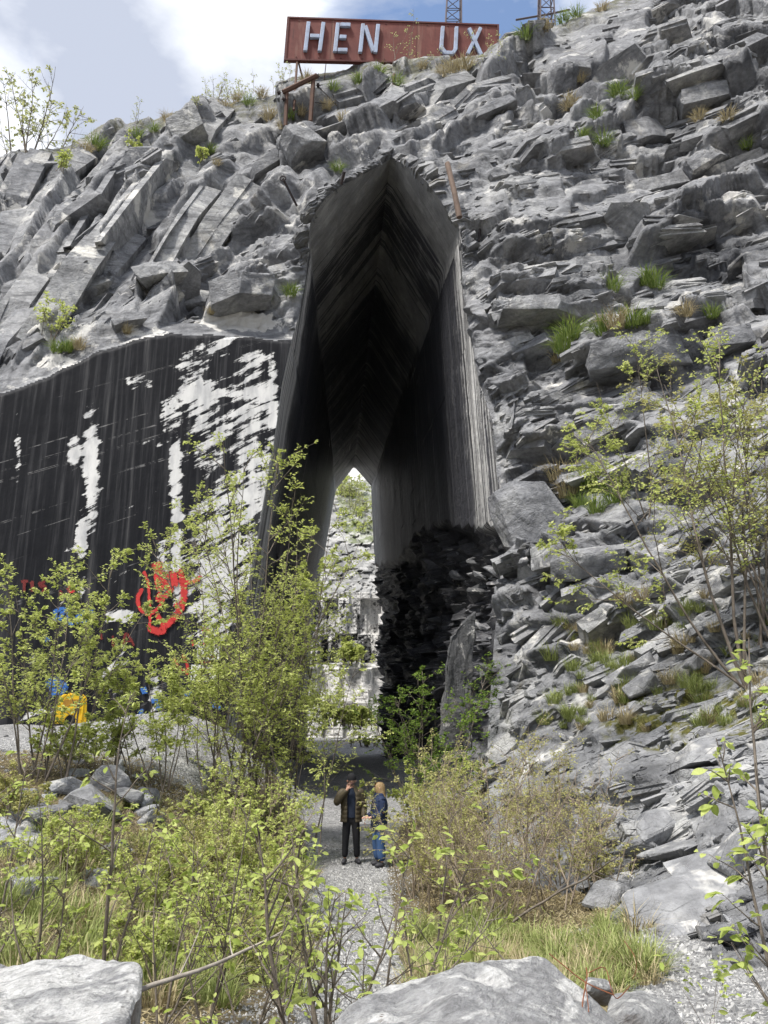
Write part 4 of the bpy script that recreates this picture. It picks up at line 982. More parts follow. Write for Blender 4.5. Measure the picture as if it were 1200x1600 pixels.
# ------------------------------------------------------------------ the big sign on the crest
BL = WV(445, 93, 37.5); BR = WV(778, 101, 40.2); TL = WV(450, 28, 37.4)
U = (BR - BL); Vv = (TL - BL); N = U.cross(Vv).normalized()
if N.y > 0: N = -N
sign = thing('billboard', 'long rusty red billboard with raised metal letters on the crest', 'sign', tuple(BL + U * .5 - Vector((0, 0, 4))))
inv = Matrix.Translation(-sign.location)
def sp(u, v, d=0.0): return BL + U * u + Vv * v + N * d - sign.location
def sign_part(name, polys, d0, d1, mat, bevel=0.0):
    mb = MB()
    for poly in polys:
        mb.prism([(a, b) for a, b in poly], d0, d1, BL - sign.location, U, Vv, N)
    return mb.build(name, mat, sign, bevel)
sign_part('panel', [[(0, 0), (1, 0), (1, 1), (0, 1)]], -0.16, 0.0, M['sign_red'])
for poly in ([(-.004, -.025), (1.004, -.025), (1.004, .012), (-.004, .012)], [(-.004, .985), (1.004, .985), (1.004, 1.02), (-.004, 1.02)], [(-.004, .0125), (.006, .0125), (.006, .9845), (-.004, .9845)], [(.994, .0125), (1.004, .0125), (1.004, .9845), (.994, .9845)]):
    sign_part('frame', [poly], -0.19, 0.06, M['sign_edge'])
for u_ in (.2, .4, .6, .8):
    sign_part('seam', [[(u_ - .0012, .013), (u_ + .0012, .013), (u_ + .0012, .984), (u_ - .0012, .984)]], 0.002, 0.012, M['sign_edge'])
for u_ in np.arange(.05, 1, .1):
    for v_ in (.06, .94): MB().tube([sp(u_, v_, .0), sp(u_, v_, .03)], .05, 6).build('bolt', M['sign_edge'], sign)
bw = 0.0088
def stroke(u0, v0, u1, v1, w=bw):
    au = u1 - u0; av = (v1 - v0) * 0.2; l = math.hypot(au, av); nu, nv = -av / l * w, au / l * w / 0.2
    return [(u0 + nu, v0 + nv), (u0 - nu, v0 - nv), (u1 - nu, v1 - nv), (u1 + nu, v1 + nv)]
v0, v1, vm = .17, .87, .50
LET = {'letter_h': [stroke(.087, v0, .093, v1), stroke(.151, v0, .160, v1), stroke(.104, .53, .146, .53)],
       'letter_e': [stroke(.220, v0, .226, v1), stroke(.237, .83, .284, .83), stroke(.237, .53, .268, .53), stroke(.232, .21, .276, .21)],
       'letter_n': [stroke(.335, v0, .342, v1), stroke(.405, v0, .412, v1), stroke(.352, .82, .396, .20)],
       'letter_u': [stroke(.716, .30, .722, v1 + .01), stroke(.786, .30, .789, v1 + .01), stroke(.735, .215, .775, .215), stroke(.718, .33, .738, .20), stroke(.771, .20, .788, .33)],
       'letter_x': [stroke(.851, .86, .913, .19), stroke(.909, .88, .881, .555), stroke(.872, .50, .845, .20)]}
for nm, polys in LET.items():
    mb = MB()
    for i, poly in enumerate(polys):
        mb.prism(poly, 0.02, 0.20 + 0.004 * i, BL - sign.location, U, Vv, N)
    mb.build(nm, M['letter'], sign, 0.03)
def leg(u, px, py, Y, r=.07, v=0.0):
    mb = MB(); mb.tube([sp(u, v, -.1), WV(px, py, Y) - sign.location], r, 6); mb.build('post', M['rust'], sign)
leg(.055, 459, 172, 36.0); leg(.06, 478, 143, 38.5, .06); leg(.505, 612, 137, 36.6, .09); leg(.515, 617, 126, 38.5, .06); leg(.93, 756, 118, 39.2, .07); leg(.185, 506, 130, 38.5, .025)
# ------------------------------------------------------------------ old pulley frame, masts, rods
yv_ = min(surf(*q).y for q in ((446, 182), (447, 160), (448, 150), (487, 170), (489, 150), (470, 140))) - .25; p0 = WV(446, 192, yv_); pf = thing('pulley_frame', 'small rusty steel frame with cable pulleys below the billboard', 'frame', tuple(p0))
Yp = p0.y
def rel(px, py, Y, o): return WV(px, py, Y) - o.location
MB().tube([rel(446, 197, Yp, pf), rel(448, 141, Yp, pf)], .11, 6).build('post', M['rust'], pf)
MB().tube([rel(485, 190, Yp + .1, pf), rel(490, 119, Yp + .1, pf)], .12, 6).build('post', M['rust'], pf)
MB().tube([rel(442, 144, Yp - .1, pf), rel(495, 118, Yp, pf)], .14, 6).build('beam', M['rust'], pf)
for (px, py, Y) in ((436, 145, Yp), (444, 155, Yp - .1), (496, 119, Yp + .4), (497, 133, Yp + .3)):
    c = rel(px, py, Y, pf); pu = MB().tube([c + Vector((-.07, 0, 0)), c + Vector((-.03, 0, 0)), c + Vector((.03, 0, 0)), c + Vector((.07, 0, 0))], [.17, .11, .11, .17], 12).build('pulley', M['iron'], pf)
    MB().tube([c + Vector((-.14, 0, 0)), c + Vector((.14, 0, 0))], .03, 6).build('axle', M['rust'], pu)
MB().tube([rel(498, 136, Yp + .3, pf), rel(512, 150, Yp + .4, pf), rel(526, 165, Yp + .8, pf)], .025, 5).build('cable', M['iron'], pf)
MB().tube([rel(492, 160, Yp + .3, pf), rel(515, 163, Yp + .6, pf), rel(532, 160, Yp + 1.2, pf)], .02, 5).build('cable', M['iron'], pf)
def mast(label, pxb, pyb, pxt, pyt, Y, wb, wt, arms=()):
    b = WV(pxb, pyb, Y); t = WV(pxt, pyt, Y); o = thing('lattice_mast', label, 'mast', tuple(b), 0, 'lattice masts behind the crest')
    n = 8; ax = t - b
    def cor(k, sx, sy): f = k / n; w = wb + (wt - wb) * f; return ax * f + Vector((sx * w / 2, sy * w / 2, 0))
    for sx, sy in ((-1, -1), (1, -1), (1, 1), (-1, 1)):
        MB().tube([cor(0, sx, sy), cor(n, sx, sy)], .06, 5).build('corner_post', M['mast'], o)
    mb = MB()
    C4 = ((-1, -1), (1, -1), (1, 1), (-1, 1))
    for k in range(n):
        for a in range(4):
            c0, c1 = C4[a], C4[(a + 1) % 4]
            mb.tube([cor(k, *c0), cor(k + 1, *c1)], .035, 4, False); mb.tube([cor(k, *c0), cor(k, *c1)], .035, 4, False)
    mb.build('lattice', M['mast'], o)
    for (px0, py0, px1, py1) in arms:
        MB().tube([WV(px0, py0, Y) - b, WV(px1, py1, Y) - b], .08, 5).build('cross_arm', M['mast'], o)
mast('short leaning lattice mast rising behind the billboard', 707, 75, 711, -60, 47, 1.25, 0.9)
mast('lattice pylon with long thin arms on the right crest', 854, 60, 851, -90, 47, 1.15, 0.7, ((806, 31, 858, 22), (850, 24, 890, 15)))
def rod(name, label, cat, pts, r, mat, ring=False):
    b = WV(*pts[0]); mb = MB(); mb.tube([WV(*q) - b for q in pts], r, 6)
    if ring:
        e = WV(*pts[-1]) - b; R_ = .13
        mb.tube([e + Vector((R_ * math.cos(t), 0, R_ * math.sin(t))) for t in np.linspace(0, 6.0, 10)], .04, 5)
    return tag(put(name, mb.mesh(name), mat, None, b), label, cat)
rod('iron_rod', 'rusty iron rod with a ring end left of the cut', 'rod', [(464, 322, surf(464, 322).y - .1), (442, 279, surf(464, 322).y - .9)], .06, M['iron'], True)
rod('iron_rod', 'short iron stub on the upper left rim of the cut', 'rod', [(533, 288, surf(530, 284).y - .1), (538, 268, surf(530, 284).y - .5)], .07, M['iron'])
rod('iron_rod', 'thin upright iron rod right of the cut', 'rod', [(748, 377, surf(748, 377).y - .2), (753, 326, surf(748, 377).y - .4)], .05, M['iron'])
ty = surf(725, 330).y - .9
b = WV(718, 340, ty); mb = MB(); mb.tube([Vector(), WV(711, 305, ty) - b, WV(699, 255, ty + .3) - b], [.13, .12, .12], 8)
tag(put('timber_pole', mb.mesh('timber_pole', .02), M['timber'], None, b), 'weathered timber pole leaning on the right rim of the cut', 'pole')

# ------------------------------------------------------------------ things at the foot of the sawn wall
def on_wall(px, py, d=0.035):
    q = WV(px, py, float(wall_Y(px, py))); n = Vector(_wn); n = -n if n.y > 0 else n
    return q + n * d
yb = ground_hit(110, 1131, 15, 26.0)
bar = thing('plastic_barrier', 'battered yellow plastic barrier block standing before the sawn wall', 'barrier', tuple(yb), math.radians(24))
prof = [(-.46, 0), (-.20, 0), (-.17, .18), (-.08, .27), (.04, .27), (.12, .18), (.15, 0), (.46, 0), (.43, .5), (.40, .80), (.30, .90), (-.30, .90), (-.40, .80), (-.44, .5)]
mb = MB(); mb.prism(prof, -.20, .20, (0, 0, 0), (1, 0, 0), (0, 0, 1), (0, 1, 0)); mb.build('body', M['yellow'], bar, .03)
mb = MB(); mb.prism([(-.30, .44), (.26, .44), (.26, .50), (-.30, .50)], -.235, -.203, (0, 0, 0), (1, 0, 0), (0, 0, 1), (0, 1, 0)); mb.build('rib', M['yellow'], bar, .01)
mb = MB(); mb.prism([(-.30, .54), (.26, .54), (.22, .74), (-.26, .74)], -.212, -.203, (0, 0, 0), (1, 0, 0), (0, 0, 1), (0, 1, 0)); mb.build('recess_panel', paint_mat('orange_brown_recess', (0.42, 0.22, 0.03), (0.2, 0.1, 0.03), .5), bar)
mb = MB(); mb.box((.30, -.21, .45), (.05, .05, .70)); mb.build('rib', M['yellow'], bar, .01)
mb = MB(); mb.box((0, 0, .92), (.30, .22, .05)); mb.build('filler_cap', M['yellow'], bar, .015)
h0 = ground_hit(145, 1146, 12, 26)
mb = MB(); mb.tube([Vector((.9 * math.cos(t) * (1 - .1 * t), .35 * math.sin(t), .05 + .02 * math.sin(3 * t))) for t in np.linspace(-.6, 4.6, 26)], .05, 6)
tag(put('rubber_hose', mb.mesh('rubber_hose', 0, True), M['rubber'], None, h0), 'black rubber hose curled on the gravel beside the yellow barrier', 'hose')
def text_mesh(txt, size):
    cu = bpy.data.curves.new('t', 'FONT'); cu.body = txt; cu.size = size; cu.align_x = 'CENTER'; cu.align_y = 'CENTER'; cu.extrude = 0.002
    o = bpy.data.objects.new('t', cu); COL.objects.link(o); dg = bpy.context.evaluated_depsgraph_get()
    me = bpy.data.meshes.new_from_object(o.evaluated_get(dg)); bpy.data.objects.remove(o); return me
wall_rot = math.atan2(_A[1] - _B[1], _A[0] - _B[0])
def notice(label, px, py, w, h, lines):
    o = thing('notice_board', label, 'sign', tuple(on_wall(px, py, .07)), wall_rot, 'white notices on the sawn wall')
    MB().box((0, 0, 0), (w, .02, h)).build('board', M['board_white'], o, .004)
    for (txt, size, z) in lines:
        for ci, ch in enumerate(txt):
            if ch != ' ': put('letter', text_mesh(ch, size), M['print'], o, ((ci - (len(txt) - 1) / 2) * size * .68, -.014, z), (math.radians(90), 0, 0))
    for sx in (-1, 1):
        for sz in (-1, 1): MB().tube([(sx * w * .45, -.011, sz * h * .43), (sx * w * .45, -.018, sz * h * .43)], .012, 6).build('screw', M['iron'], o)
    return o
nb = notice('white warning notice reading PERICOLO low on the sawn wall', 318, 1052, .86, .56, [('PERICOLO', .15, -.19)])
mb = MB(); mb.prism([(-.14, -.05), (.14, -.05), (0, .2)], 0, .004, (0, -.012, 0), (1, 0, 0), (0, 0, 1), (0, -1, 0)); mb.build('pictogram', M['print'], nb)
nb2 = notice('white printed notice above the warning notice on the sawn wall', 326, 1020, .80, .50, [('ZIO', .16, .08)])
MB().box((0, -.013, -.14), (.56, .006, .03)).build('red_rule', paint_mat('red_print', (0.5, 0.06, 0.05)), nb2)
# spray paint on the wall: flat strokes a few millimetres proud of the stone
def spray(mat, strokes, label=None, name='spray_paint', z=.030):
    V = []; F = []; lay = 0; core = []
    for st in strokes:
        pts, w = st[:-1] if not isinstance(st[0], list) else st[0], st[-1] if not isinstance(st[0], list) else st[1]
        pts = [Vector((a, b)) for a, b in pts]
        fine = []
        for i in range(len(pts) - 1):
            a0, a1, a2, a3 = pts[max(i - 1, 0)], pts[i], pts[i + 1], pts[min(i + 2, len(pts) - 1)]
            for k in range(6):
                t = k / 6; fine.append(0.5 * ((2 * a1) + (a2 - a0) * t + (2 * a0 - 5 * a1 + 4 * a2 - a3) * t * t + (3 * a1 - a0 - 3 * a2 + a3) * t ** 3))
        fine.append(pts[-1]); k0 = len(V); lay += 1
        for i, q in enumerate(fine):
            d = (fine[min(i + 1, len(fine) - 1)] - fine[max(i - 1, 0)]).normalized(); n = Vector((-d.y, d.x))
            ww = w * 1.35 * (0.8 + 0.4 * float(vnoise(np.array([i * .5 + q.x * .1]), np.array([q.y * .1]), 5)[0])) * (0.6 if i in (0, len(fine) - 1) else 1)
            for s in (-.5, 0, .5): V.append(on_wall(q.x + n.x * ww * s, q.y + n.y * ww * s, z + .002 * lay)); core.append(1.0 if s == 0 and 0 < i < len(fine) - 1 else 0.0)
        for i in range(len(fine) - 1):
            for s in (0, 1): F.append((k0 + 3 * i + s, k0 + 3 * i + s + 1, k0 + 3 * i + s + 4, k0 + 3 * i + s + 3))
    me = bpy.data.meshes.new(name); me.from_pydata([tuple(v) for v in V], [], F); me.update()
    at_ = me.attributes.new('core', 'FLOAT', 'POINT'); at_.data.foreach_set('value', np.array(core, np.float32))
    o = put(name, me, mat, cliff)
    if label: o['label'] = label
    return o
Z4 = lambda L: [(60 + x / 4, 860 + y / 4) for x, y in L]
spray(M['spray_red'], [[Z4([(740, 70), (755, 150), (765, 250)]), 14], [Z4([(725, 200), (790, 190), (875, 185)]), 22], [Z4([(735, 240), (790, 215), (850, 205)]), 12], [Z4([(770, 150), (810, 190)]), 15],
                       [Z4([(655, 130), (685, 200), (692, 300), (698, 420), (690, 510)]), 4.5], [Z4([(650, 235), (622, 300), (640, 370), (690, 400)]), 6], [Z4([(880, 115), (910, 250), (890, 360), (830, 440), (760, 500)]), 9],
                       [Z4([(765, 260), (745, 310), (790, 290), (840, 235)]), 7], [Z4([(700, 400), (760, 350), (780, 300)]), 6], [Z4([(690, 490), (780, 510), (770, 440)]), 9], [Z4([(870, 190), (960, 200), (1020, 160)]), 6], [Z4([(840, 440), (880, 370), (850, 330)]), 9], [Z4([(740, 395), (760, 440)]), 8]],
      'large bright red sprayed figure on the sawn wall')
spray(M['spray_red'], [[Z4([(845, 670), (880, 730), (940, 760)]), 4], [Z4([(900, 650), (930, 720), (925, 780)]), 4], [Z4([(1020, 490), (1075, 510)]), 5], [Z4([(1030, 580), (1055, 590)]), 5], [Z4([(960, 560), (968, 600)]), 3], [Z4([(1000, 700), (1080, 700)]), 2.5]], 'thin red sprayed strokes beside the white notices')
spray(M['spray_red'], [[Z4([(225, 215), (195, 225), (185, 245), (205, 260), (228, 252)]), 4]], 'small red sprayed letter C on the sawn wall')
spray(M['spray_dull_red'], [[Z4([(130, 255), (145, 265), (135, 285)]), 5], [Z4([(0, 200), (30, 235)]), 6], [Z4([(-40, 190), (-35, 260)]), 5], [Z4([(-110, 195), (-60, 195)]), 5], [Z4([(-85, 195), (-88, 265)]), 5], [Z4([(40, 190), (20, 215), (45, 230), (25, 262)]), 5],
                            [Z4([(530, 590), (550, 520), (600, 600)]), 4], [Z4([(540, 570), (590, 570)]), 3], [Z4([(465, 530), (470, 610)]), 4], [Z4([(390, 520), (395, 560)]), 4]], 'faded dull red sprayed letters on the black stain')
spray(M['spray_blue'], [[Z4([(345, 385), (300, 380), (265, 405), (280, 440), (345, 435)]), 6], [Z4([(245, 400), (240, 460)]), 6], [Z4([(105, 365), (110, 455)]), 6], [Z4([(110, 380), (160, 370), (130, 440)]), 6], [Z4([(190, 380), (185, 450), (220, 455)]), 5]], 'blue sprayed lettering on the black stained wall')
spray(M['spray_blue'], [[Z4([(50, 850), (120, 820), (150, 870), (70, 890)]), 12], [Z4([(40, 560), (75, 555)]), 8], [Z4([(640, 880), (680, 870)]), 9], [Z4([(640, 990), (650, 1060)]), 9], [Z4([(700, 940), (760, 950), (740, 1000)]), 8], [Z4([(960, 890), (900, 900)]), 7], [Z4([(980, 1050), (1010, 1090)]), 9], [Z4([(1070, 950), (1140, 990)]), 8]], 'blue sprayed patches low on the sawn wall')
# rusty wires by the boulder
def wire(label, pts, r=.006):
    b = WV(*pts[0]); mb = MB(); P = [WV(*q) - b for q in pts]; fine = []
    for i in range(len(P) - 1):
        a0, a1, a2, a3 = P[max(i - 1, 0)], P[i], P[i + 1], P[min(i + 2, len(P) - 1)]
        for k in range(4):
            t = k / 4; fine.append(0.5 * ((2 * a1) + (a2 - a0) * t + (2 * a0 - 5 * a1 + 4 * a2 - a3) * t * t + (3 * a1 - a0 - 3 * a2 + a3) * t ** 3))
    fine.append(P[-1]); mb.tube(fine, r * .7, 5)
    tag(put('rusty_wire', mb.mesh('rusty_wire', 0, True), M['rust_bright'], None, b), label, 'wire', 'rusty wires at the boulder')
wire('bent rusty steel wire hanging upright over the peaked boulder', [(913, 1610, 4.15), (910, 1570, 4.2), (917, 1530, 4.4), (916, 1512, 4.5)], .0050)
wire('thin rusty wire strand beside the upright one on the boulder', [(921, 1612, 4.14), (919, 1570, 4.2), (914, 1535, 4.35)], .0035)
wire('rusty wire running from dry grass towards the upright wire', [(858, 1490, 5.4), (880, 1508, 5.2), (915, 1535, 4.8), (960, 1555, 4.7)], .0050)
wire('looped rusty wire right of the upright wire', [(920, 1520, 4.7), (945, 1512, 4.8), (955, 1545, 4.7), (965, 1560, 4.7), (985, 1540, 4.9)], .0040)
wire('dark hooped cable standing in the dry grass', [(975, 1470, 5.6), (992, 1495, 5.5), (994, 1515, 5.5), (988, 1530, 5.5)], .0035)

# ------------------------------------------------------------------ people
def skinned(name, verts, radii, eds, mat, parent, sub=2, root=0):
    me = bpy.data.meshes.new(name); me.from_pydata([tuple(v) for v in verts], eds, []); me.update()
    o = bpy.data.objects.new(name, me); COL.objects.link(o)
    sk = o.modifiers.new('skin', 'SKIN'); sk.use_smooth_shade = True; sk.branch_smoothing = 0.4
    for i, r in enumerate(radii):
        d = me.skin_vertices[0].data[i]; d.radius = r if hasattr(r, '__len__') else (r, r); d.use_root = (i == root)
    ss = o.modifiers.new('sub', 'SUBSURF'); ss.levels = sub; ss.render_levels = sub
    dg = bpy.context.evaluated_depsgraph_get(); m2 = bpy.data.meshes.new_from_object(o.evaluated_get(dg))
    bpy.data.objects.remove(o); m2.name = name; m2.materials.clear(); m2.materials.append(mat)
    for p_ in m2.polygons: p_.use_smooth = True
    return put(name, m2, None, parent)
def chain(defs):
    """defs: list of polylines [(point, radius), ...]; the first point of later ones may be an index of an earlier vertex"""
    V = []; R = []; E = []
    for pl in defs:
        prev = None
        for it in pl:
            if isinstance(it, int): prev = it; continue
            V.append(Vector(it[0])); R.append(it[1]); k = len(V) - 1
            if prev is not None: E.append((prev, k))
            prev = k
    return V, R, E
def ringloft(name, rings, mat, parent, n=28, gap=0.0, quilt=0.0, thick=0.0, face=-math.pi / 2):
    """rings: (cx, cy, z, rx, ry); gap = half angle left open at the front"""
    V = []; F = []; K = n + (1 if gap else 0)
    for (cx, cy, z, rx, ry) in rings:
        for k in range(K):
            a = face + gap + (2 * math.pi - 2 * gap) * k / n
            V.append((cx + rx * math.cos(a), cy + ry * math.sin(a), z))
    for i in range(len(rings) - 1):
        for k in range(n):
            k2 = k + 1 if gap else (k + 1) % n
            F.append((i * K + k, i * K + k2, (i + 1) * K + k2, (i + 1) * K + k))
    me = bpy.data.meshes.new(name); me.from_pydata(V, [], F); me.update()
    for p_ in me.polygons: p_.use_smooth = True
    o = put(name, me, mat, parent)
    if thick:
        sd = o.modifiers.new('thick', 'SOLIDIFY'); sd.thickness = thick; sd.offset = 0
    return o
def densify(rings, k, quilt=0.0, per=0.09):
    out = []
    zs = [r[2] for r in rings]
    for z in np.linspace(zs[0], zs[-1], k):
        o_ = np.array([np.interp(z, zs, [r[j] for r in rings]) for j in range(5)])
        q = 1 + quilt * abs(math.sin(math.pi * z / per)); out.append((o_[0], o_[1], z, o_[3] * q, o_[4] * q))
    return out
def hand(defs_start, wrist, d, up, s=1.0, curl=0.4):
    d = Vector(d).normalized(); up = Vector(up).normalized(); sd = d.cross(up).normalized(); w = Vector(wrist)
    pl = []
    palm = w + d * .05
    for k, (off, ln) in enumerate(((-.03, .055), (-.010, .068), (.011, .064), (.031, .050))):
        b_ = w + d * .085 + sd * off; m_1 = b_ + d * ln * .55 - up * curl * .012; t_ = m_1 + d * ln * .4 - up * curl * .05
        pl.append([(palm + sd * off * .8, .013), (b_, .010), (m_1, .0088), (t_, .0075)])
    th = w + d * .03 - sd * .03
    pl.append([(th, .013), (th + d * .03 - sd * .028 - up * .01, .011), (th + d * .06 - sd * .032 - up * .02, .009)])
    return palm, pl
def make_person(loc, rotz, label, spec):
    p = thing('person', label, 'person', tuple(loc), rotz, 'two people in the mouth of the cut'); H = spec['h'] / 1.80
    def S(v): return Vector(v) * H
    # body: one skin from the head down through limbs to fingertips
    aL, aR = spec['armL'], spec['armR']
    D = [[(S((0, 0, .95)), (.13, .10)), (S((0, .0, 1.12)), (.125, .095)), (S((0, .01, 1.32)), (.15, .10)), (S((0, .01, 1.44)), (.11, .08)), (S((0, .0, 1.53)), .052), (S((spec['look'], -.01, 1.60)), .07), (S((spec['look'], -.012, 1.68)), (.078, .095)), (S((spec['look'], -.005, 1.76)), (.066, .08))],
         [0, (S((-.10, 0, .90)), .095), (S(spec['kneeL']), .062), (S(spec['ankL']), .038)],
         [0, (S((.10, 0, .90)), .095), (S(spec['kneeR']), .062), (S(spec['ankR']), .038)],
         [3, (S(aL[0]), .055), (S(aL[1]), .042), (S(aL[2]), .030)],
         [3, (S(aR[0]), .055), (S(aR[1]), .042), (S(aR[2]), .030)]]
    V_, R_, E_ = chain(D)
    iL, iR = 8 + 6 + 2, 8 + 6 + 5
    for wi, a, up in ((iL, aL, spec.get('upL', (0, 1, 0))), (iR, aR, spec.get('upR', (0, 1, 0)))):
        d = (S(a[2]) - S(a[1])); dd = Vector(spec['handdir'][0 if wi == iL else 1]) if spec.get('handdir') else d
        palm, fl = hand(None, S(a[2]), dd, up)
        V_.append(palm); R_.append((.034, .018)); E_.append((wi, len(V_) - 1)); pk = len(V_) - 1
        for f in fl:
            prev = pk
            for (q, r_) in f[1:]:
                V_.append(q); R_.append(r_); E_.append((prev, len(V_) - 1)); prev = len(V_) - 1
    body = skinned('body', V_, R_, E_, M['skin'], p, 2)
    # nose, ears, eyes, mouth
    lx = spec['look']; f = Vector((spec.get('fx', 0), -1, 0)).normalized(); sdv = Vector((-f.y, f.x, 0)); hc = S((lx, -.01, 1.67))
    mb = MB(); mb.tube([hc + f * .085 + Vector((0, 0, .03)), hc + f * .115 + Vector((0, 0, -.005)), hc + f * .09 + Vector((0, 0, -.015))], [.008, .016, .008], 6); mb.build('nose', M['skin'], p, 0, True)
    for s in (-1, 1):
        MB().tube([hc + sdv * s * .078 + Vector((0, 0, .03)), hc + sdv * s * .092, hc + sdv * s * .08 - Vector((0, 0, .03))], [.010, .018, .010], 6).build('ear', M['skin'], p, 0, True)
        MB().tube([hc + f * .086 + sdv * s * .032 + Vector((0, 0, .035)), hc + f * .098 + sdv * s * .032 + Vector((0, 0, .035))], [.012, .008], 8).build('eye', M['black_cloth'], p, 0, True)
    MB().tube([hc + f * .088 - sdv * .025 - Vector((0, 0, .05)), hc + f * .094 - Vector((0, 0, .052)), hc + f * .088 + sdv * .025 - Vector((0, 0, .05))], .006, 5).build('mouth', paint_mat('lips', (.32, .13, .11)), p)
    # trousers
    fl_ = spec['flare']
    V2, R2, E2 = chain([[(S((0, 0, .96)), (.155, .125)), (S((0, 0, 1.02)), (.15, .12))], [0, (S((-.095, 0, .84)), .115), (S(spec['kneeL']), .082 * fl_), (S(spec['ankL']) + Vector((0, 0, .02)), .070 * fl_ ** 2)], [0, (S((.095, 0, .84)), .115), (S(spec['kneeR']), .082 * fl_), (S(spec['ankR']) + Vector((0, 0, .02)), .070 * fl_ ** 2)]])
    skinned('trousers', V2, R2, E2, spec['trousers'], p, 2)
    for a, t in ((spec['ankL'], spec['toeL']), (spec['ankR'], spec['toeR'])):
        a = S(a); t = S(t); mb = MB(); d = (t - a); d.z = 0
        mb.tube([Vector((a.x, a.y, .05)) - d * .35, Vector((a.x, a.y, .055)), Vector((a.x, a.y, .05)) + d * .6, Vector((a.x, a.y, .04)) + d * 1.1], [.035, .052, .05, .03], 10)
        mb.build('shoe', M['shoe'], p, 0, True)
    # upper clothes
    ringloft('sweater', densify([(0, .0, .93 * H, .165, .125), (0, 0, 1.1 * H, .16, .12), (0, .01, 1.32 * H, .185, .13), (0, .01, 1.44 * H, .15, .10), (0, .0, 1.53 * H, .075, .075)], 14), spec['sweater'], p)
    ringloft('jacket', densify([(0, .0, spec['hem'] * H, .215, .165), (0, 0, 1.05 * H, .205, .16), (0, .01, 1.3 * H, .225, .165), (0, .01, 1.42 * H, .20, .14), (0, .01, 1.48 * H, .13, .11), (0, .01, 1.56 * H, .10, .10)], 60, spec['quilt']), spec['jacket'], p, gap=spec['gap'], thick=.02)
    for a in (aL, aR):
        P_ = [S((a[0][0] * .75, a[0][1], a[0][2])), S(a[0]), S(a[0]).lerp(S(a[1]), .5), S(a[1]), S(a[1]).lerp(S(a[2]), .5), S(a[1]).lerp(S(a[2]), .97)]
        Vs = []
        fine = []; rr = []
        rad = [.085, .088, .080, .074, .066, .056]
        for i in range(len(P_) - 1):
            for k in range(5):
                t = k / 5; fine.append(P_[i].lerp(P_[i + 1], t)); rr.append((rad[i] * (1 - t) + rad[i + 1] * t) * (1 + spec['quilt'] * abs(math.sin(math.pi * (k + .5) / 5))))
        fine.append(P_[-1]); rr.append(rad[-1])
        for _ in range(2): fine = [fine[0]] + [(fine[i - 1] + fine[i] * 2 + fine[i + 1]) / 4 for i in range(1, len(fine) - 1)] + [fine[-1]]
        MB().tube(fine, rr, 12).build('sleeve', spec['jacket'], p, 0, True)
    return p, H
man_at = WV(548, 1351, 17.8); man_at.z = gz(man_at.x, man_at.y)
man, H = make_person(man_at, 0.05, 'person in black beanie and olive quilted jacket with hand raised to face', dict(h=1.80, look=0.0, kneeL=(-.115, -.02, .50), ankL=(-.13, .02, .09), toeL=(-.17, -.14, .05), kneeR=(.115, -.03, .50), ankR=(.13, 0, .09), toeR=(.19, -.15, .05),
    armL=((-.21, 0, 1.43), (-.33, -.10, 1.22), (-.10, -.19, 1.50)), armR=((.21, 0, 1.43), (.27, .02, 1.15), (.27, -.10, .93)), handdir=((.35, .02, .9), (0.1, -.25, -1)), upL=(0, 1, 0), upR=(-1, 0, 0), flare=1.0, trousers=M['black_cloth'], sweater=M['navy'], jacket=M['jacket_olive'], hem=.84, quilt=.06, gap=.42))
ringloft('beanie', [(0, -.005, 1.685, .097, .112), (0, -.003, 1.72, .101, .115), (0, 0, 1.76, .099, .112), (0, .003, 1.80, .082, .095), (0, .004, 1.83, .05, .06), (0, .004, 1.842, .008, .01)], M['black_cloth'], man, n=20)
ringloft('beard', [(0, -.02, 1.575, .035, .05), (0, -.02, 1.60, .066, .08), (0, -.015, 1.635, .078, .088)], paint_mat('grey_stubble', (.12, .09, .075), (.2, .16, .13)), man, n=18)
MB().box((.275, -.15, .90), (.03, .035, .13)).build('cup', M['board_white'], man, .008)
wom_at = WV(592, 1351, 17.5); wom_at.z = gz(wom_at.x, wom_at.y)
wom, H = make_person(wom_at, math.radians(-70), 'person with long blonde hair in dark blue coat and jeans', dict(h=1.68, look=0.0, kneeL=(-.105, -.03, .50), ankL=(-.12, .03, .09), toeL=(-.14, -.13, .05), kneeR=(.105, .0, .50), ankR=(.12, .03, .09), toeR=(.14, -.12, .05),
    armL=((-.19, 0, 1.42), (-.25, .03, 1.16), (-.20, -.20, 1.04)), armR=((.19, 0, 1.42), (.25, .0, 1.15), (.14, -.22, 1.06)), handdir=((.2, -1, -.1), (-.1, -1, 0)), upL=(0, 0, 1), upR=(0, 0, 1), flare=1.18, trousers=M['denim'], sweater=M['navy'], jacket=M['navy_coat'], hem=.82, quilt=.0, gap=.12))
hr = []
for z, rx, ry, cy in ((1.10, .09, .03, .15), (1.20, .12, .04, .15), (1.30, .135, .06, .13), (1.42, .125, .075, .085), (1.52, .115, .095, .05), (1.60, .108, .11, .03), (1.68, .104, .118, .02), (1.75, .092, .11, .015), (1.79, .06, .075, .01), (1.803, .01, .012, .01)):
    hr.append((0, cy * H, z * H, rx * H * 1.02, ry * H * 1.05))
ringloft('hair', hr, M['hair_blonde'], wom, n=26, gap=.42)

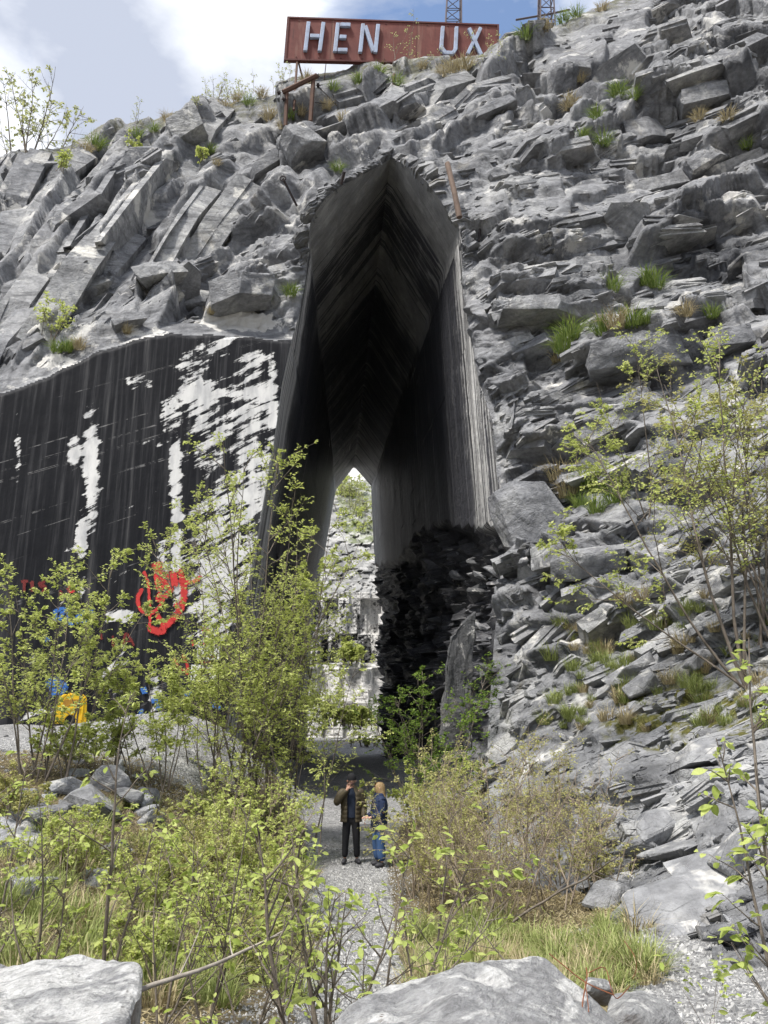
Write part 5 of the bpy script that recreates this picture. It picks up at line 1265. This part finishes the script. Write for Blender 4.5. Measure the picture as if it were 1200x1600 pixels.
# ------------------------------------------------------------------ plants
def unit(v): return v / (np.linalg.norm(v, axis=-1, keepdims=True) + 1e-9)
def grow_lines(r, start, dirs, length, K, trop, jit):
    """integrate many shoots at once: start (M,3), dirs (M,3), length (M,) -> (M,K,3)"""
    P = np.zeros((len(start), K, 3)); P[:, 0] = start; d = unit(dirs); st = (length / (K - 1))[:, None]
    for k in range(1, K):
        d = unit(d + np.asarray(trop) * (1.0 / K) + r.normal(0, jit, d.shape)); P[:, k] = P[:, k - 1] + d * st
    return P
def along(P, i, t):
    K = P.shape[1]; f = t * (K - 1); a = np.clip(np.floor(f).astype(int), 0, K - 2); w = (f - a)[:, None]
    return P[i, a] * (1 - w) + P[i, a + 1] * w, unit(P[i, a + 1] - P[i, a])
def sprout(r, P, L, n, t0, t1, ang, lenf, K, trop, jit, flat=0.0):
    """side shoots from the lines P (lengths L)"""
    i = np.repeat(np.arange(len(P)), n) if np.isscalar(n) else np.repeat(np.arange(len(P)), n)
    t = r.uniform(t0, t1, len(i)); pos, tan = along(P, i, t)
    rnd = r.normal(0, 1, (len(i), 3)); rnd[:, 2] *= (1 - flat)
    side = unit(rnd - tan * (rnd * tan).sum(-1, keepdims=True)); a = np.radians(r.uniform(ang[0], ang[1], len(i)))[:, None]
    ln = L[i] * lenf * r.uniform(.55, 1.15, len(i)) * (1.15 - 0.75 * t)
    return grow_lines(r, pos, tan * np.cos(a) + side * np.sin(a), ln, K, trop, jit), ln
def tubes_np(P, r0, r1, n):
    """(M,K,3) lines to tapering tubes"""
    M_, K, _ = P.shape; T = np.gradient(P, axis=1); T = unit(T); up = np.array([0.31, 0.17, 0.93]); A = unit(np.cross(T, up)); B = np.cross(T, A)
    rad = r0[:, None] + (r1 - r0)[:, None] * np.linspace(0, 1, K)[None]
    ang = np.arange(n) * 2 * np.pi / n
    V = P[:, :, None] + rad[:, :, None, None] * (A[:, :, None] * np.cos(ang)[None, None, :, None] + B[:, :, None] * np.sin(ang)[None, None, :, None])
    idx = np.arange(M_ * K * n).reshape(M_, K, n); nx = np.roll(idx, -1, axis=2)
    q = np.stack([idx[:, :-1], nx[:, :-1], nx[:, 1:], idx[:, 1:]], -1).reshape(-1, 4)
    return V.reshape(-1, 3), q
def join_tubes(parts):
    V = []; Q = []; k = 0
    for v, q in parts: V.append(v); Q.append(q + k); k += len(v)
    return np.concatenate(V), np.concatenate(Q)
def leaf_frames(r, P, per, t0, droop, size):
    i = np.repeat(np.arange(len(P)), per); t = np.clip(t0 + (1 - t0) * (np.tile(np.arange(per), len(P)) + r.uniform(0, 1, len(i))) / per, 0, 1)
    pos, tan = along(P, i, t)
    s = unit(np.cross(tan, np.array([0, 0, 1.0]) + r.normal(0, .35, tan.shape))); s *= np.where(r.random(len(i)) < .5, -1, 1)[:, None]
    ax = unit(tan * .55 + s * r.uniform(.5, 1.1, (len(i), 1)) + np.array([0, 0, -1.0]) * droop * r.uniform(.2, 1.4, (len(i), 1)))
    nr = np.array([0, 0, 1.0]) + r.normal(0, .45, ax.shape); nr = unit(nr - ax * (nr * ax).sum(-1, keepdims=True))
    return pos, ax, nr, size * r.uniform(.55, 1.2, len(i))
def leaf_mesh_np(pos, ax, nr, sz, wide=0.30):
    sd = np.cross(ax, nr); s = sz[:, None]
    V = np.stack([pos, pos + (ax * .5 + sd * wide + nr * .10) * s, pos + (ax * 1.0 - nr * .06) * s, pos + (ax * .5 - sd * wide + nr * .10) * s], 1)
    k = np.arange(len(pos))[:, None] * 4
    T = (k[:, :, None] + np.array([[0, 1, 2], [0, 2, 3]])[None]).reshape(-1, 3)
    return V.reshape(-1, 3), T
def plant(name, label, cat, base, seed, H, stems, lean, leaf, per, b1=9, b2=6, len1=.42, len2=.42, r0=.03, mat='leaf', bark='bark', spread=.06, trop0=.25, trop1=.12, flat=.35, ang1=(30, 60), ang2=(30, 65), leafless=0.0, group=None, dirs=None, t0=.22, wide=.30, extra3=0, parts=('trunk', 'crown'), droop=.35, jit=(.05, .09, .12), leaf_obj=None, b1t=.22):
    r = np.random.default_rng(seed); n = stems
    st = np.zeros((n, 3)); st[:, :2] = r.normal(0, spread, (n, 2))
    if dirs is None:
        a = np.arange(n) * 2.4 + r.uniform(0, 1); sp = lean * np.sqrt((np.arange(n) + .5) / n)
        d = np.stack([np.cos(a) * sp, np.sin(a) * sp, np.ones(n)], -1)
        L0 = H * (r.uniform(.72, 1.0, n) if n < 14 else r.uniform(.42, 1.08, n)) * (1 - .25 * sp)
    else:
        d = np.array([q[:3] for q in dirs], float); L0 = np.array([q[3] for q in dirs], float)
    P0 = grow_lines(r, st, d, L0, 12, (0, 0, trop0), jit[0])
    P1, L1 = sprout(r, P0, L0, b1, b1t, .97, ang1, len1, 7, (0, 0, trop1), jit[1], flat)
    P2, L2 = sprout(r, P1, L1, b2, .2, 1.0, ang2, len2, 4, (0, 0, .0), jit[2], flat)
    R0 = r0 * (L0 / H); tb = [tubes_np(P0, R0, R0 * .18, 6), tubes_np(P1, np.repeat(R0, b1) * .38, np.repeat(R0, b1) * .10, 4), tubes_np(P2, np.full(len(P2), r0 * .10), np.full(len(P2), r0 * .04), 3)]
    tips = [P2, P1[:, 3:]]
    if extra3:
        P3, L3 = sprout(r, P2, L2, extra3, .2, 1.0, ang2, .5, 4, (0, 0, 0), jit[2], flat)
        tb.append(tubes_np(P3, np.full(len(P3), r0 * .07), np.full(len(P3), r0 * .03), 3)); tips = [P3, P2]
    V, Q = join_tubes(tb)
    o = thing(name, label, cat, tuple(base), 0, group)
    put(parts[0], mesh_np(parts[0], V, quads=Q, smooth=True), M[bark], o)
    fr = []
    for k, T in enumerate(tips):
        if leafless: T = T[r.random(len(T)) > leafless]
        if len(T): fr.append(leaf_frames(r, T, per if k == 0 else max(2, per // 2), t0, droop, leaf))
    F4 = [np.concatenate([f[j] for f in fr]) for j in range(4)]
    if leaf_obj:                                        # near plants: every leaf its own object
        meshes, limit = leaf_obj; sel = r.permutation(len(F4[0]))[:limit]
        for q in sel:
            x = Vector(F4[1][q]); z = Vector(F4[2][q]); y = z.cross(x); s = float(F4[3][q])
            Mx = Matrix((x, y, z)).transposed().to_4x4(); Mx.translation = Vector(F4[0][q])
            l = bpy.data.objects.new('leaf', meshes[int(r.integers(len(meshes)))]); COL.objects.link(l); l.parent = o; l.matrix_local = Mx @ Matrix.Scale(s, 4)
    else:
        V, T = leaf_mesh_np(*F4, wide=wide); put(parts[1], mesh_np(parts[1], V, tris=T), M[mat], o)
    return o
def near_leaf(seed):
    r = np.random.default_rng(seed); n = 5; V = []; F = []
    for k in range(n + 1):
        t = k / n; w = .27 * math.sin(math.pi * min(1, t * .93 + .04)) ** .8 * (1 if k < n else 0.05); z = -.20 * t * t + r.uniform(-.015, .015); fold = .30
        V += [(t, -w, z + w * fold), (t, 0, z), (t, w, z + w * fold)]
    V += [(-.14, 0, .03)]
    for k in range(n):
        for j in (0, 1): F.append((3 * k + j, 3 * k + j + 1, 3 * k + 4 + j, 3 * k + 3 + j))
    F += [(len(V) - 1, 1, 0), (len(V) - 1, 2, 1)]
    me = bpy.data.meshes.new('leaf'); me.from_pydata(V, [], F); me.update(); me.materials.append(M['leaf_near'])
    for p_ in me.polygons: p_.use_smooth = True
    return me
NEAR = [near_leaf(i) for i in range(5)]
def gh(px, Y):                                          # foot of a plant: that image column at that distance, on the ground
    p = WV(px, 1250, Y); return Vector((p.x, Y, gz(p.x, Y) - .03))
def top_h(px, py, Y, base): return float(W(px, py, Y)[2] - base.z)

TREES = 'spring trees before the cliff'; BUSH = 'budding bushes beside the path'
b = gh(388, 19.0)
plant('spring_tree', 'tall many-stemmed spring tree before the left jamb of the cut', 'tree', b, 101, top_h(430, 690, 19.0, b), 12, .30, .085, 8, b1=16, b2=9, len1=.28, len2=.42, r0=.038, flat=.5, group=TREES, spread=.25, extra3=0)
b = gh(330, 17.2)
plant('spring_tree', 'lower leafy spring tree left of the tallest one', 'tree', b, 102, top_h(330, 930, 17.2, b), 8, .42, .08, 7, b1=12, b2=8, len1=.38, len2=.42, r0=.026, flat=.5, group=TREES, spread=.3)
b = gh(450, 20.5)
plant('spring_tree', 'slender spring tree at the left edge of the path', 'tree', b, 103, top_h(470, 800, 20.5, b), 6, .16, .10, 9, b1=13, b2=8, len1=.24, r0=.03, flat=.5, group=TREES, spread=.15)
b = gh(45, 14.5)
plant('spring_tree', 'spreading spring tree at the left edge before the graffiti', 'tree', b, 104, top_h(95, 828, 14.5, b), 9, .45, .075, 9, b1=12, b2=9, len1=.38, r0=.026, flat=.5, group=TREES, spread=.3)
b = gh(170, 15.5)
plant('spring_tree', 'thin young spring tree in front of the yellow barrier', 'tree', b, 105, top_h(150, 930, 15.5, b) * .75, 5, .35, .075, 7, b1=9, b2=7, len1=.32, r0=.02, flat=.5, group=TREES, spread=.2)
b = gh(245, 15.8)
plant('spring_tree', 'young spring tree below the red sprayed figure', 'tree', b, 106, top_h(245, 985, 15.8, b), 6, .45, .075, 9, b1=11, b2=8, len1=.36, r0=.02, flat=.5, group=TREES, spread=.2)
b = gh(425, 17.6)
plant('green_shrub', 'dense yellow-green shrub at the foot of the tallest tree', 'shrub', b, 108, top_h(425, 960, 17.6, b), 9, .42, .07, 8, b1=14, b2=8, len1=.36, r0=.022, flat=.5, spread=.35, parts=('stem', 'foliage'))
b = gh(110, 15.0)
plant('green_shrub', 'low yellow-green shrub before the gravel terrace', 'shrub', b, 109, top_h(110, 1090, 15.0, b), 10, .65, .065, 8, b1=11, b2=7, len1=.42, r0=.018, flat=.5, spread=.4, parts=('stem', 'foliage'))
# right-hand trees rooted on the bank
p = surf(1165, 1075)
plant('spring_tree', 'open-branched spring tree leaning left on the right bank', 'tree', p, 111, 6.5, 5, .3, .085, 9, b1=13, b2=9, len1=.40, r0=.034, flat=.6, group=TREES, dirs=[(-.34, 0.05, 1, 6.6), (-.10, .1, 1, 6.9), (-.62, .0, 1, 5.6), (.12, .1, 1, 6.3), (-.9, -.05, .8, 4.4)], trop0=.30, b1t=.3)
p = surf(1235, 1010)
plant('spring_tree', 'yellow-green leafy tree at the right edge', 'tree', p, 112, 6.5, 7, .45, .075, 9, b1=12, b2=9, len1=.40, r0=.03, flat=.4, group=TREES, mat='leaf_olive', spread=.3)
p = surf(1010, 830)
plant('spring_tree', 'small spring tree rooted on the mid ledge of the right cliff', 'tree', p, 113, 5.6, 4, .4, .085, 8, b1=11, b2=8, len1=.40, r0=.028, flat=.55, group=TREES, dirs=[(-.25, -.3, 1, 4.6), (.15, -.3, 1, 5.6), (.5, -.25, 1, 4.6), (-.7, -.3, .8, 3.2)])
b = gh(668, 21.5)
plant('green_shrub', 'deep green feathery shrub at the right foot of the cut', 'shrub', b, 114, top_h(680, 985, 21.5, b), 9, .55, .085, 9, b1=13, b2=6, len1=.36, r0=.03, flat=.3, mat='leaf_deep', spread=.35, trop1=.3)
b = gh(668, 18.6)
plant('green_shrub', 'low bright shrub right of the two people', 'shrub', b, 115, top_h(660, 1150, 18.6, b), 9, .6, .075, 9, b1=10, b2=6, len1=.40, r0=.02, mat='leaf', spread=.35, parts=('stem', 'foliage'))
# bushes right: bare twigs with opening buds
i = 0
for (px, Y, py, n, ln, lf, lessf, lab) in ((770, 12.0, 1165, 34, .85, .040, .72, 'largest bare twiggy bush right of the path'), (715, 13.5, 1150, 22, .6, .05, .15, 'budding bush beside the two people'), (875, 13.2, 1140, 28, .85, .045, .55, 'budding twiggy bush against the right rocks'), (672, 14.6, 1200, 16, .42, .055, .1, 'small budding bush at the right path edge'), (930, 12.2, 1230, 16, .8, .045, .45, 'low bare bush below the right slabs'), (820, 15.5, 1090, 18, .7, .055, .2, 'upper budding bush below the dark rubble')):
    b = gh(px, Y); i += 1
    plant('twiggy_bush', lab, 'bush', b, 120 + i, top_h(px, py, Y, b) * 1.05, n, ln, lf, 4, b1=10, b2=6, len1=.40, len2=.45, r0=.016, mat='leaf_olive', bark='bark_red', spread=.28, flat=.0, leafless=lessf, group=BUSH, parts=('stem', 'foliage'), jit=(.07, .12, .14))
for (px, Y, py, n, ln, lf, lab) in ((405, 12.6, 1215, 22, .6, .055, 'budding bush at the left edge of the gravel path'), (360, 13.8, 1160, 22, .7, .055, 'budding bush in front of the tallest tree'), (300, 12.0, 1235, 22, .8, .05, 'budding bush in the middle of the left thicket'), (235, 10.4, 1290, 18, .75, .045, 'brown budding bush right of the left bank stones'), (390, 10.2, 1290, 20, .8, .045, 'budding bush in the front of the left thicket'), (430, 9.2, 1390, 14, .6, .045, 'low budding bush at the near path edge'), (330, 8.4, 1380, 16, .75, .042, 'near brown budding bush behind the left boulder'), (120, 11.0, 1215, 14, .7, .05, 'budding bush growing among the left bank stones'), (20, 12.5, 1180, 14, .7, .055, 'budding bush at the left edge of the bank'), (215, 7.4, 1420, 12, .7, .04, 'small budding bush next to the left boulder')):
    b = gh(px, Y); i += 1
    plant('twiggy_bush', lab, 'bush', b, 140 + i, top_h(px, py, Y, b), n, ln, lf, 5, b1=11, b2=6, len1=.40, len2=.45, r0=.017, mat='leaf_olive' if i % 3 == 0 else 'leaf', bark='bark_red', spread=.25, flat=.1, leafless=.12, group=BUSH, parts=('stem', 'foliage'), jit=(.07, .12, .14))
# saplings close to the camera, big fresh leaves
SAP = 'saplings close to the camera'
def sapling(label, px, Y, seed, dirs, leaf, limit, b1=6, b2=3, r0=.012, per=5, len1=.5, flat=.5):
    b = gh(px, Y)
    return plant('sapling', label, 'sapling', b, seed, 1.5, len(dirs), .3, leaf, per, b1=b1, b2=b2, len1=len1, len2=.5, r0=r0, bark='bark', spread=.02, flat=flat, dirs=dirs, group=SAP, leaf_obj=(NEAR, limit), parts=('stem', 'leaf'), droop=.3, b1t=.12)
sapling('lime-leaved sapling before the gravel path left of the peaked boulder', 507, 4.7, 201, [(0, 0, 1, .95), (-.6, .1, 1, 1.35), (-.3, .2, 1, 1.3), (.5, .1, 1, 1.0), (.15, .2, 1, .95)], .062, 295, r0=.022, b1=10, b2=4)
sapling('lime-leaved sapling leaning right over the peaked boulder', 590, 5.0, 202, [(.55, .1, 1, 1.3), (.25, .1, 1, 1.25), (.9, .1, .9, 1.2)], .066, 230, b1=9, b2=4)
sapling('lime-leaved sapling at the right edge of the scree', 1190, 4.4, 203, [(-.03, .05, 1, 2.3), (-.12, .1, 1, 1.7), (.1, .0, 1, 1.6)], .075, 220, b1=12, len1=.24, flat=.6)
sapling('tall thin sapling behind the left boulder', 180, 6.4, 204, [(.02, .05, 1, 2.3), (.15, .1, 1, 1.7)], .058, 200, b1=12, len1=.28)
sapling('small sapling at the left edge behind the boulder', 85, 6.0, 205, [(-.1, .05, 1, 1.5), (.15, .1, 1, 1.3), (-.3, .1, 1, 1.2)], .058, 200, b1=11, len1=.34)
sapling('bushy sapling right behind the left boulder', 270, 5.6, 206, [(-.2, .05, 1, 1.2), (.15, .1, 1, 1.3), (.45, .1, 1, 1.2), (.75, .1, .9, 1.0)], .058, 260, b1=10, len1=.42)
sapling('sapling at the right corner of the left boulder', 400, 5.2, 207, [(-.25, .05, 1, 1.0), (.2, .1, 1, 1.1), (.5, .0, .9, .9)], .056, 240, b1=10, len1=.48)
sapling('sapling in the middle of the near thicket', 340, 5.9, 210, [(-.3, .05, 1, 1.35), (.1, .1, 1, 1.55), (.4, .1, 1, 1.3)], .06, 230, b1=10, len1=.42)
sapling('small sapling on the left verge of the gravel path', 455, 6.6, 211, [(-.3, .05, 1, 1.2), (.05, .1, 1, 1.35), (.35, .1, 1, 1.1)], .06, 200, b1=10, len1=.42)
sapling('sapling on the right verge of the gravel path', 655, 6.4, 212, [(-.25, .05, 1, 1.25), (.1, .1, 1, 1.5), (.45, .1, 1, 1.4)], .062, 220, b1=10, len1=.42)
sapling('leafy sapling at the far left edge', 15, 6.8, 213, [(-.2, .05, 1, 1.5), (.1, .1, 1, 1.7), (.3, .1, 1, 1.3)], .06, 220, b1=10, len1=.4)
sapling('low sprig in front of the left boulder', 165, 3.0, 208, [(.1, 0, 1, .38), (.4, 0, .8, .33)], .055, 22, b1=3, r0=.005)
sapling('leafy sprig on the scree right of the low boulder', 1075, 5.4, 209, [(-.3, 0, .6, .5), (.3, 0, .7, .5), (.1, .1, 1, .45)], .05, 60, b1=5, r0=.006)
# long bare twigs and a fallen branch
def twig(label, pts, r_, mat='bark', name='bare_branch', seed=0, side=5):
    b_ = WV(*pts[0]); P_ = np.array([[list(WV(*q) - b_) for q in pts]]); t_ = np.linspace(0, 1, 12)
    k = np.linspace(0, 1, len(pts)); P12 = np.stack([np.interp(t_, k, P_[0, :, j]) for j in range(3)], -1)[None]; rr = np.random.default_rng(seed); P12 = P12 + rr.normal(0, .006, P12.shape)
    L_ = np.array([np.linalg.norm(P12[0, -1] - P12[0, 0])]); P1, L1 = sprout(rr, P12, L_, side, .2, .95, (25, 60), .22, 5, (0, 0, .1), .08)
    V, Q = join_tubes([tubes_np(P12, np.array([r_]), np.array([r_ * .4]), 6), tubes_np(P1, np.full(len(P1), r_ * .4), np.full(len(P1), r_ * .15), 4)])
    tag(put(name, mesh_np(name, V, quads=Q, smooth=True), M[mat], None, b_), label, 'branch', 'bare branches in the foreground')
twig('fallen grey branch slanting up from the left boulder', [(218, 1548, 4.3), (300, 1520, 4.5), (400, 1480, 4.9), (485, 1432, 5.4)], .013, 'bark_grey', seed=1)
twig('thin bare shoot arching from the peaked boulder to the right', [(885, 1605, 4.0), (820, 1540, 4.6), (770, 1480, 5.2), (735, 1430, 5.8)], .006, seed=2, side=3)
twig('bare side branch of the twiggy bush reaching right', [(800, 1440, 9.0), (860, 1400, 8.6), (920, 1370, 8.2), (965, 1340, 7.8)], .014, 'bark', seed=3)
twig('thin fallen branch crossing the left thicket', [(300, 1480, 6.0), (400, 1475, 6.0), (510, 1530, 5.4), (560, 1565, 5.0)], .008, 'bark', seed=4)
# plants along the crest
CRE = 'small trees along the crest'
p = surf(35, 244)
plant('crest_tree', 'pale budding tree on the crest at the top left', 'tree', p + Vector((0, 1.2, -.2)), 301, 7.4, 9, .42, .22, 4, b1=11, b2=5, len1=.34, r0=.06, mat='leaf_pale', bark='bark', group=CRE, spread=.5, flat=.1, leafless=.55)
for (px, py, h, lab, sd, n) in ((340, 158, 2.6, 'thin bare shrub on the crest between the trees', 302, 12), (380, 150, 2.4, 'second thin bare shrub on the crest', 303, 10), (215, 200, 2.8, 'small leafless sapling on the left crest', 304, 3), (435, 140, 2.6, 'thin bare shrub beside the pulley frame', 305, 5), (620, 98, 3.6, 'small bare tree behind the middle of the billboard', 306, 4), (120, 238, 1.6, 'tiny bare shrub on the crest beside the pale tree', 307, 4), (770, 110, 3.6, 'bare twiggy sapling in front of the billboard right end', 308, 4), (690, 110, 2.8, 'thin bare sapling before the billboard letter gap', 309, 2), (300, 172, 1.6, 'low bare shrub on the crest left of the thin ones', 310, 6)):
    p = surf(px, py)
    plant('crest_shrub', lab, 'shrub', p + Vector((0, .3, -.1)), sd, h, n, .45, .10, 2, b1=8, b2=4, len1=.34, r0=.022, mat='leaf_pale', bark='bark_grey' if sd % 2 else 'bark', group=CRE, spread=.3, leafless=.45, parts=('stem', 'foliage'))
p = surf(200, 262)
for (px, py, h, lab, sd) in ((205, 245, 1.5, 'small yellow-green bush on the left slope', 311), (315, 255, 1.1, 'small green bush on the left slab slope', 312), (85, 530, 1.9, 'young shrub on the ledge above the sawn wall', 313), (100, 270, 1.3, 'yellow-green bush below the left crest', 314)):
    p = surf(px, py)
    plant('ledge_shrub', lab, 'shrub', p + Vector((0, -.2, -.1)), sd, h, 6, .6, .12, 4, b1=7, b2=4, r0=.02, mat='leaf', group='shrubs on the cliff ledges', spread=.15, parts=('stem', 'foliage'))
# trees in the quarry beyond
for (px, py, Y, h, lab, sd) in ((548, 855, 128, 15, 'pale green tree on the slope seen through the cut', 321), (566, 868, 122, 10, 'lower pale green tree on the slope through the cut', 322), (535, 800, 135, 9, 'upper pale green tree on the slope through the cut', 323), (545, 1040, 92, 3.2, 'small green bush on the far quarry ledge', 324), (560, 1140, 86, 2.6, 'green bush at the foot of the far quarry wall', 325), (527, 1135, 84, 2.6, 'yellow-green bush beside the far quarry wall', 326), (572, 1168, 78, 1.2, 'low green bush on the far gravel', 327)):
    plant('far_tree', lab, 'tree', WV(px, py, Y), sd, h, 9, .5, .40 if Y > 80 else .16, 5, b1=9, b2=5, len1=.40, r0=.10, mat='leaf' if sd != 321 else 'leaf_pale', group='trees beyond the cut', spread=.5)

# ------------------------------------------------------------------ grass
def blades(r, n, rad, h, lean=.7, w=.012):
    a = r.uniform(0, 6.28, n); q = rad * np.sqrt(r.random(n)) * .8; st = np.stack([np.cos(a) * q, np.sin(a) * q, np.zeros(n)], -1)
    a2 = a + r.normal(0, .7, n); ln = h * r.uniform(.5, 1.1, n); le = lean * r.uniform(.2, 1.2, n)
    o1 = np.stack([np.cos(a2) * le, np.sin(a2) * le, np.ones(n)], -1); o1 = unit(o1)
    m1 = st + o1 * (ln * .55)[:, None]; tip = m1 + (unit(o1 + np.stack([np.cos(a2) * le, np.sin(a2) * le, -le * .9], -1)) * (ln * .5)[:, None])
    s = np.stack([-np.sin(a2), np.cos(a2), np.zeros(n)], -1) * w
    V = np.stack([st - s * .7, st + s * .7, m1 + s * .6, m1 - s * .6, tip], 1); k = np.arange(n)[:, None] * 5
    return V.reshape(-1, 3), (k[:, :, None] + np.array([[0, 1, 2, 3]])[None]).reshape(-1, 4), (k[:, :, None] + np.array([[3, 2, 4]])[None]).reshape(-1, 3)
r = np.random.default_rng(9); TUFT = []
for i in range(8):
    h = 1.0; V, Q, T = blades(r, 130, .38, h, .75, .022); TUFT.append(mesh_np('blades', V, quads=Q, tris=T))
GT = {k: mats_of(TUFT, M[m_k]) for k, m_k in (('g', 'grass_mat'), ('s', 'straw_mat'))}
def tuft(p, s, key, group, label, r, sz=1.0):
    o = put('grass_tuft', GT[key][int(r.integers(8))], None, None, p, (0, 0, r.uniform(0, 6.3)), (s, s, s * sz)); tag(o, label, 'grass tuft', group); return o
LG = 'grass tufts on the cliff ledges'
for (px, py, s) in ((105, 548, .9), (125, 545, .8), (90, 550, .6), (340, 258, .6), (330, 240, .7), (420, 188, .9), (455, 186, .9), (470, 182, .8), (510, 172, .8), (440, 200, .7), (455, 462, .7), (420, 470, .5), (528, 268, .8), (535, 190, .8), (350, 175, .8), (390, 165, .8), (300, 188, .7), (262, 190, .8), (240, 205, .8), (215, 218, .8), (150, 232, .9), (135, 240, .7), (560, 132, .9), (620, 132, .8), (520, 142, .8), (590, 120, .8), (725, 112, 1.1), (705, 114, .9), (690, 118, .7), (910, 218, .9), (930, 185, .8), (965, 150, .8), (990, 155, .7), (942, 228, .8), (890, 170, .9), (905, 130, .8), (1090, 188, .8), (1135, 190, .8), (1010, 445, 1.1), (1025, 450, .9), (955, 455, .8), (890, 532, 1.0), (872, 566, 1.1), (880, 550, 1.0), (985, 510, .9), (1005, 506, .8), (960, 512, .9), (940, 522, .8), (1070, 492, .8), (1110, 496, .7), (870, 750, 1.0), (890, 752, 1.0), (915, 760, 1.1), (935, 768, 1.0), (960, 785, .9), (905, 790, .9), (930, 800, .9), (885, 775, .8), (1165, 232, .7), (820, 62, 1.0), (850, 48, 1.0), (880, 34, 1.0), (900, 28, .9), (940, 18, .9), (370, 156, .9), (410, 150, .9), (480, 130, .7), (660, 108, .7), (310, 340, .4), (330, 490, .5), (200, 520, .5)):
    p = surf(px, py); key = 'g' if r.random() < .6 else 's'
    zone = ('on the ledge above the sawn wall' if py > 440 and px < 460 else 'on the left slab slope' if px < 430 and py > 210 else 'along the left crest' if px < 440 and py < 215 else 'around the pulley frame' if px < 545 and py < 215 else 'on the left rim of the cut' if px < 545 else 'on the slope under the billboard' if px < 780 and py < 150 else 'along the crest right of the billboard' if py < 100
            else 'on the upper right cliff' if py < 260 else 'beside the jutting block right of the cut' if py > 700 else 'on the ledges of the middle right cliff')
    tuft(p + Vector((0, -.1, -.08)), s * r.uniform(.75, 1.15), key, LG, ('green' if key == 'g' else 'straw-coloured') + ' grass tuft ' + zone, r)
M['grass_soft'] = leaf_mat('soft_grass', (0.16, 0.20, 0.05), (0.38, 0.42, 0.16), 0.35)
ORD = ['first', 'second', 'third', 'fourth', 'fifth', 'sixth', 'seventh', 'eighth', 'ninth', 'tenth', 'eleventh', 'twelfth']
by = {}
for o in [q for q in COL.objects if q.name.startswith('grass_tuft')]: by.setdefault(o['label'], []).append(o)
for lab, L_ in by.items():
    if len(L_) > 1:
        for k, o in enumerate(sorted(L_, key=lambda q: float(PX(np.array(q.location))[0]))): o['label'] = lab + ', ' + ORD[min(k, 11)] + ' from the left'
MASS = {'g': [[], [], [], 0], 's': [[], [], [], 0]}
def mass(p, s, key, n=90):
    V, Q, T = blades(r, n, .38, 1.0, .75, .020); m = MASS[key]; m[0].append(V * s + np.array(p)); m[1].append(Q + m[3]); m[2].append(T + m[3]); m[3] += len(V)
for k in range(150):
    px = r.uniform(850, 1200); py = r.uniform(925, 1140)
    if (px - 850) * .5 + (py - 930) < 60 or (px > 990 and r.random() < .5): continue
    p = surf(px, py); mass(p + Vector((0, -.05, -.05)), r.uniform(.25, .55) * p.y / 18, 'g' if r.random() < .65 else 's', 130)
for k in range(170):
    px = r.uniform(640, 1020); py = r.uniform(1440, 1590) if px < 960 else r.uniform(1440, 1550)
    p = ground_hit(px, py); mass(p + Vector((0, 0, -.03)), r.uniform(.22, .45), 'g' if r.random() < .7 else 's')
for k in range(260):
    px = r.uniform(0, 480); py = r.uniform(1250, 1580)
    p = ground_hit(px, py); mass(p + Vector((0, 0, -.03)), r.uniform(.22, .5), 's' if r.random() < .3 else 'g')
for key, mt, lab in (('g', 'grass_soft', 'green arching grass under the bushes and on the right bank'), ('s', 'straw_mat', 'dry straw-coloured grass under the bushes and by the boulders')):
    m = MASS[key]; tag(put('grass', mesh_np('grass', np.concatenate(m[0]), quads=np.concatenate(m[1]), tris=np.concatenate(m[2])), M[mt]), lab, None, kind='stuff')
# leaf litter and short growth no one could count
n = 60000; Xl = np.concatenate([r.uniform(-9, -1.2, n // 2), r.uniform(.6, 4.2, n // 2)]); Yl = np.concatenate([5 + 12 * r.random(n // 2), 5.5 + 13 * r.random(n // 2)])
Pp = np.stack([Xl, Yl, G(Xl, Yl) + .01], -1); a = r.uniform(0, 6.28, n); ax = unit(np.stack([np.cos(a), np.sin(a), r.uniform(-.1, .9, n)], -1)); nr = unit(np.cross(ax, r.normal(0, 1, (n, 3))))
keepl = ~((Xl / Yl > .27) & (Yl < 11)); Pp, ax, nr = Pp[keepl], ax[keepl], nr[keepl]
V, T = leaf_mesh_np(Pp, ax, nr, r.uniform(.03, .10, len(Pp)), .10)
tag(put('leaf_litter', mesh_np('leaf_litter', V, tris=T), M['straw_mat']), 'dry leaf litter and short dead grass on the soil', None, kind='stuff')
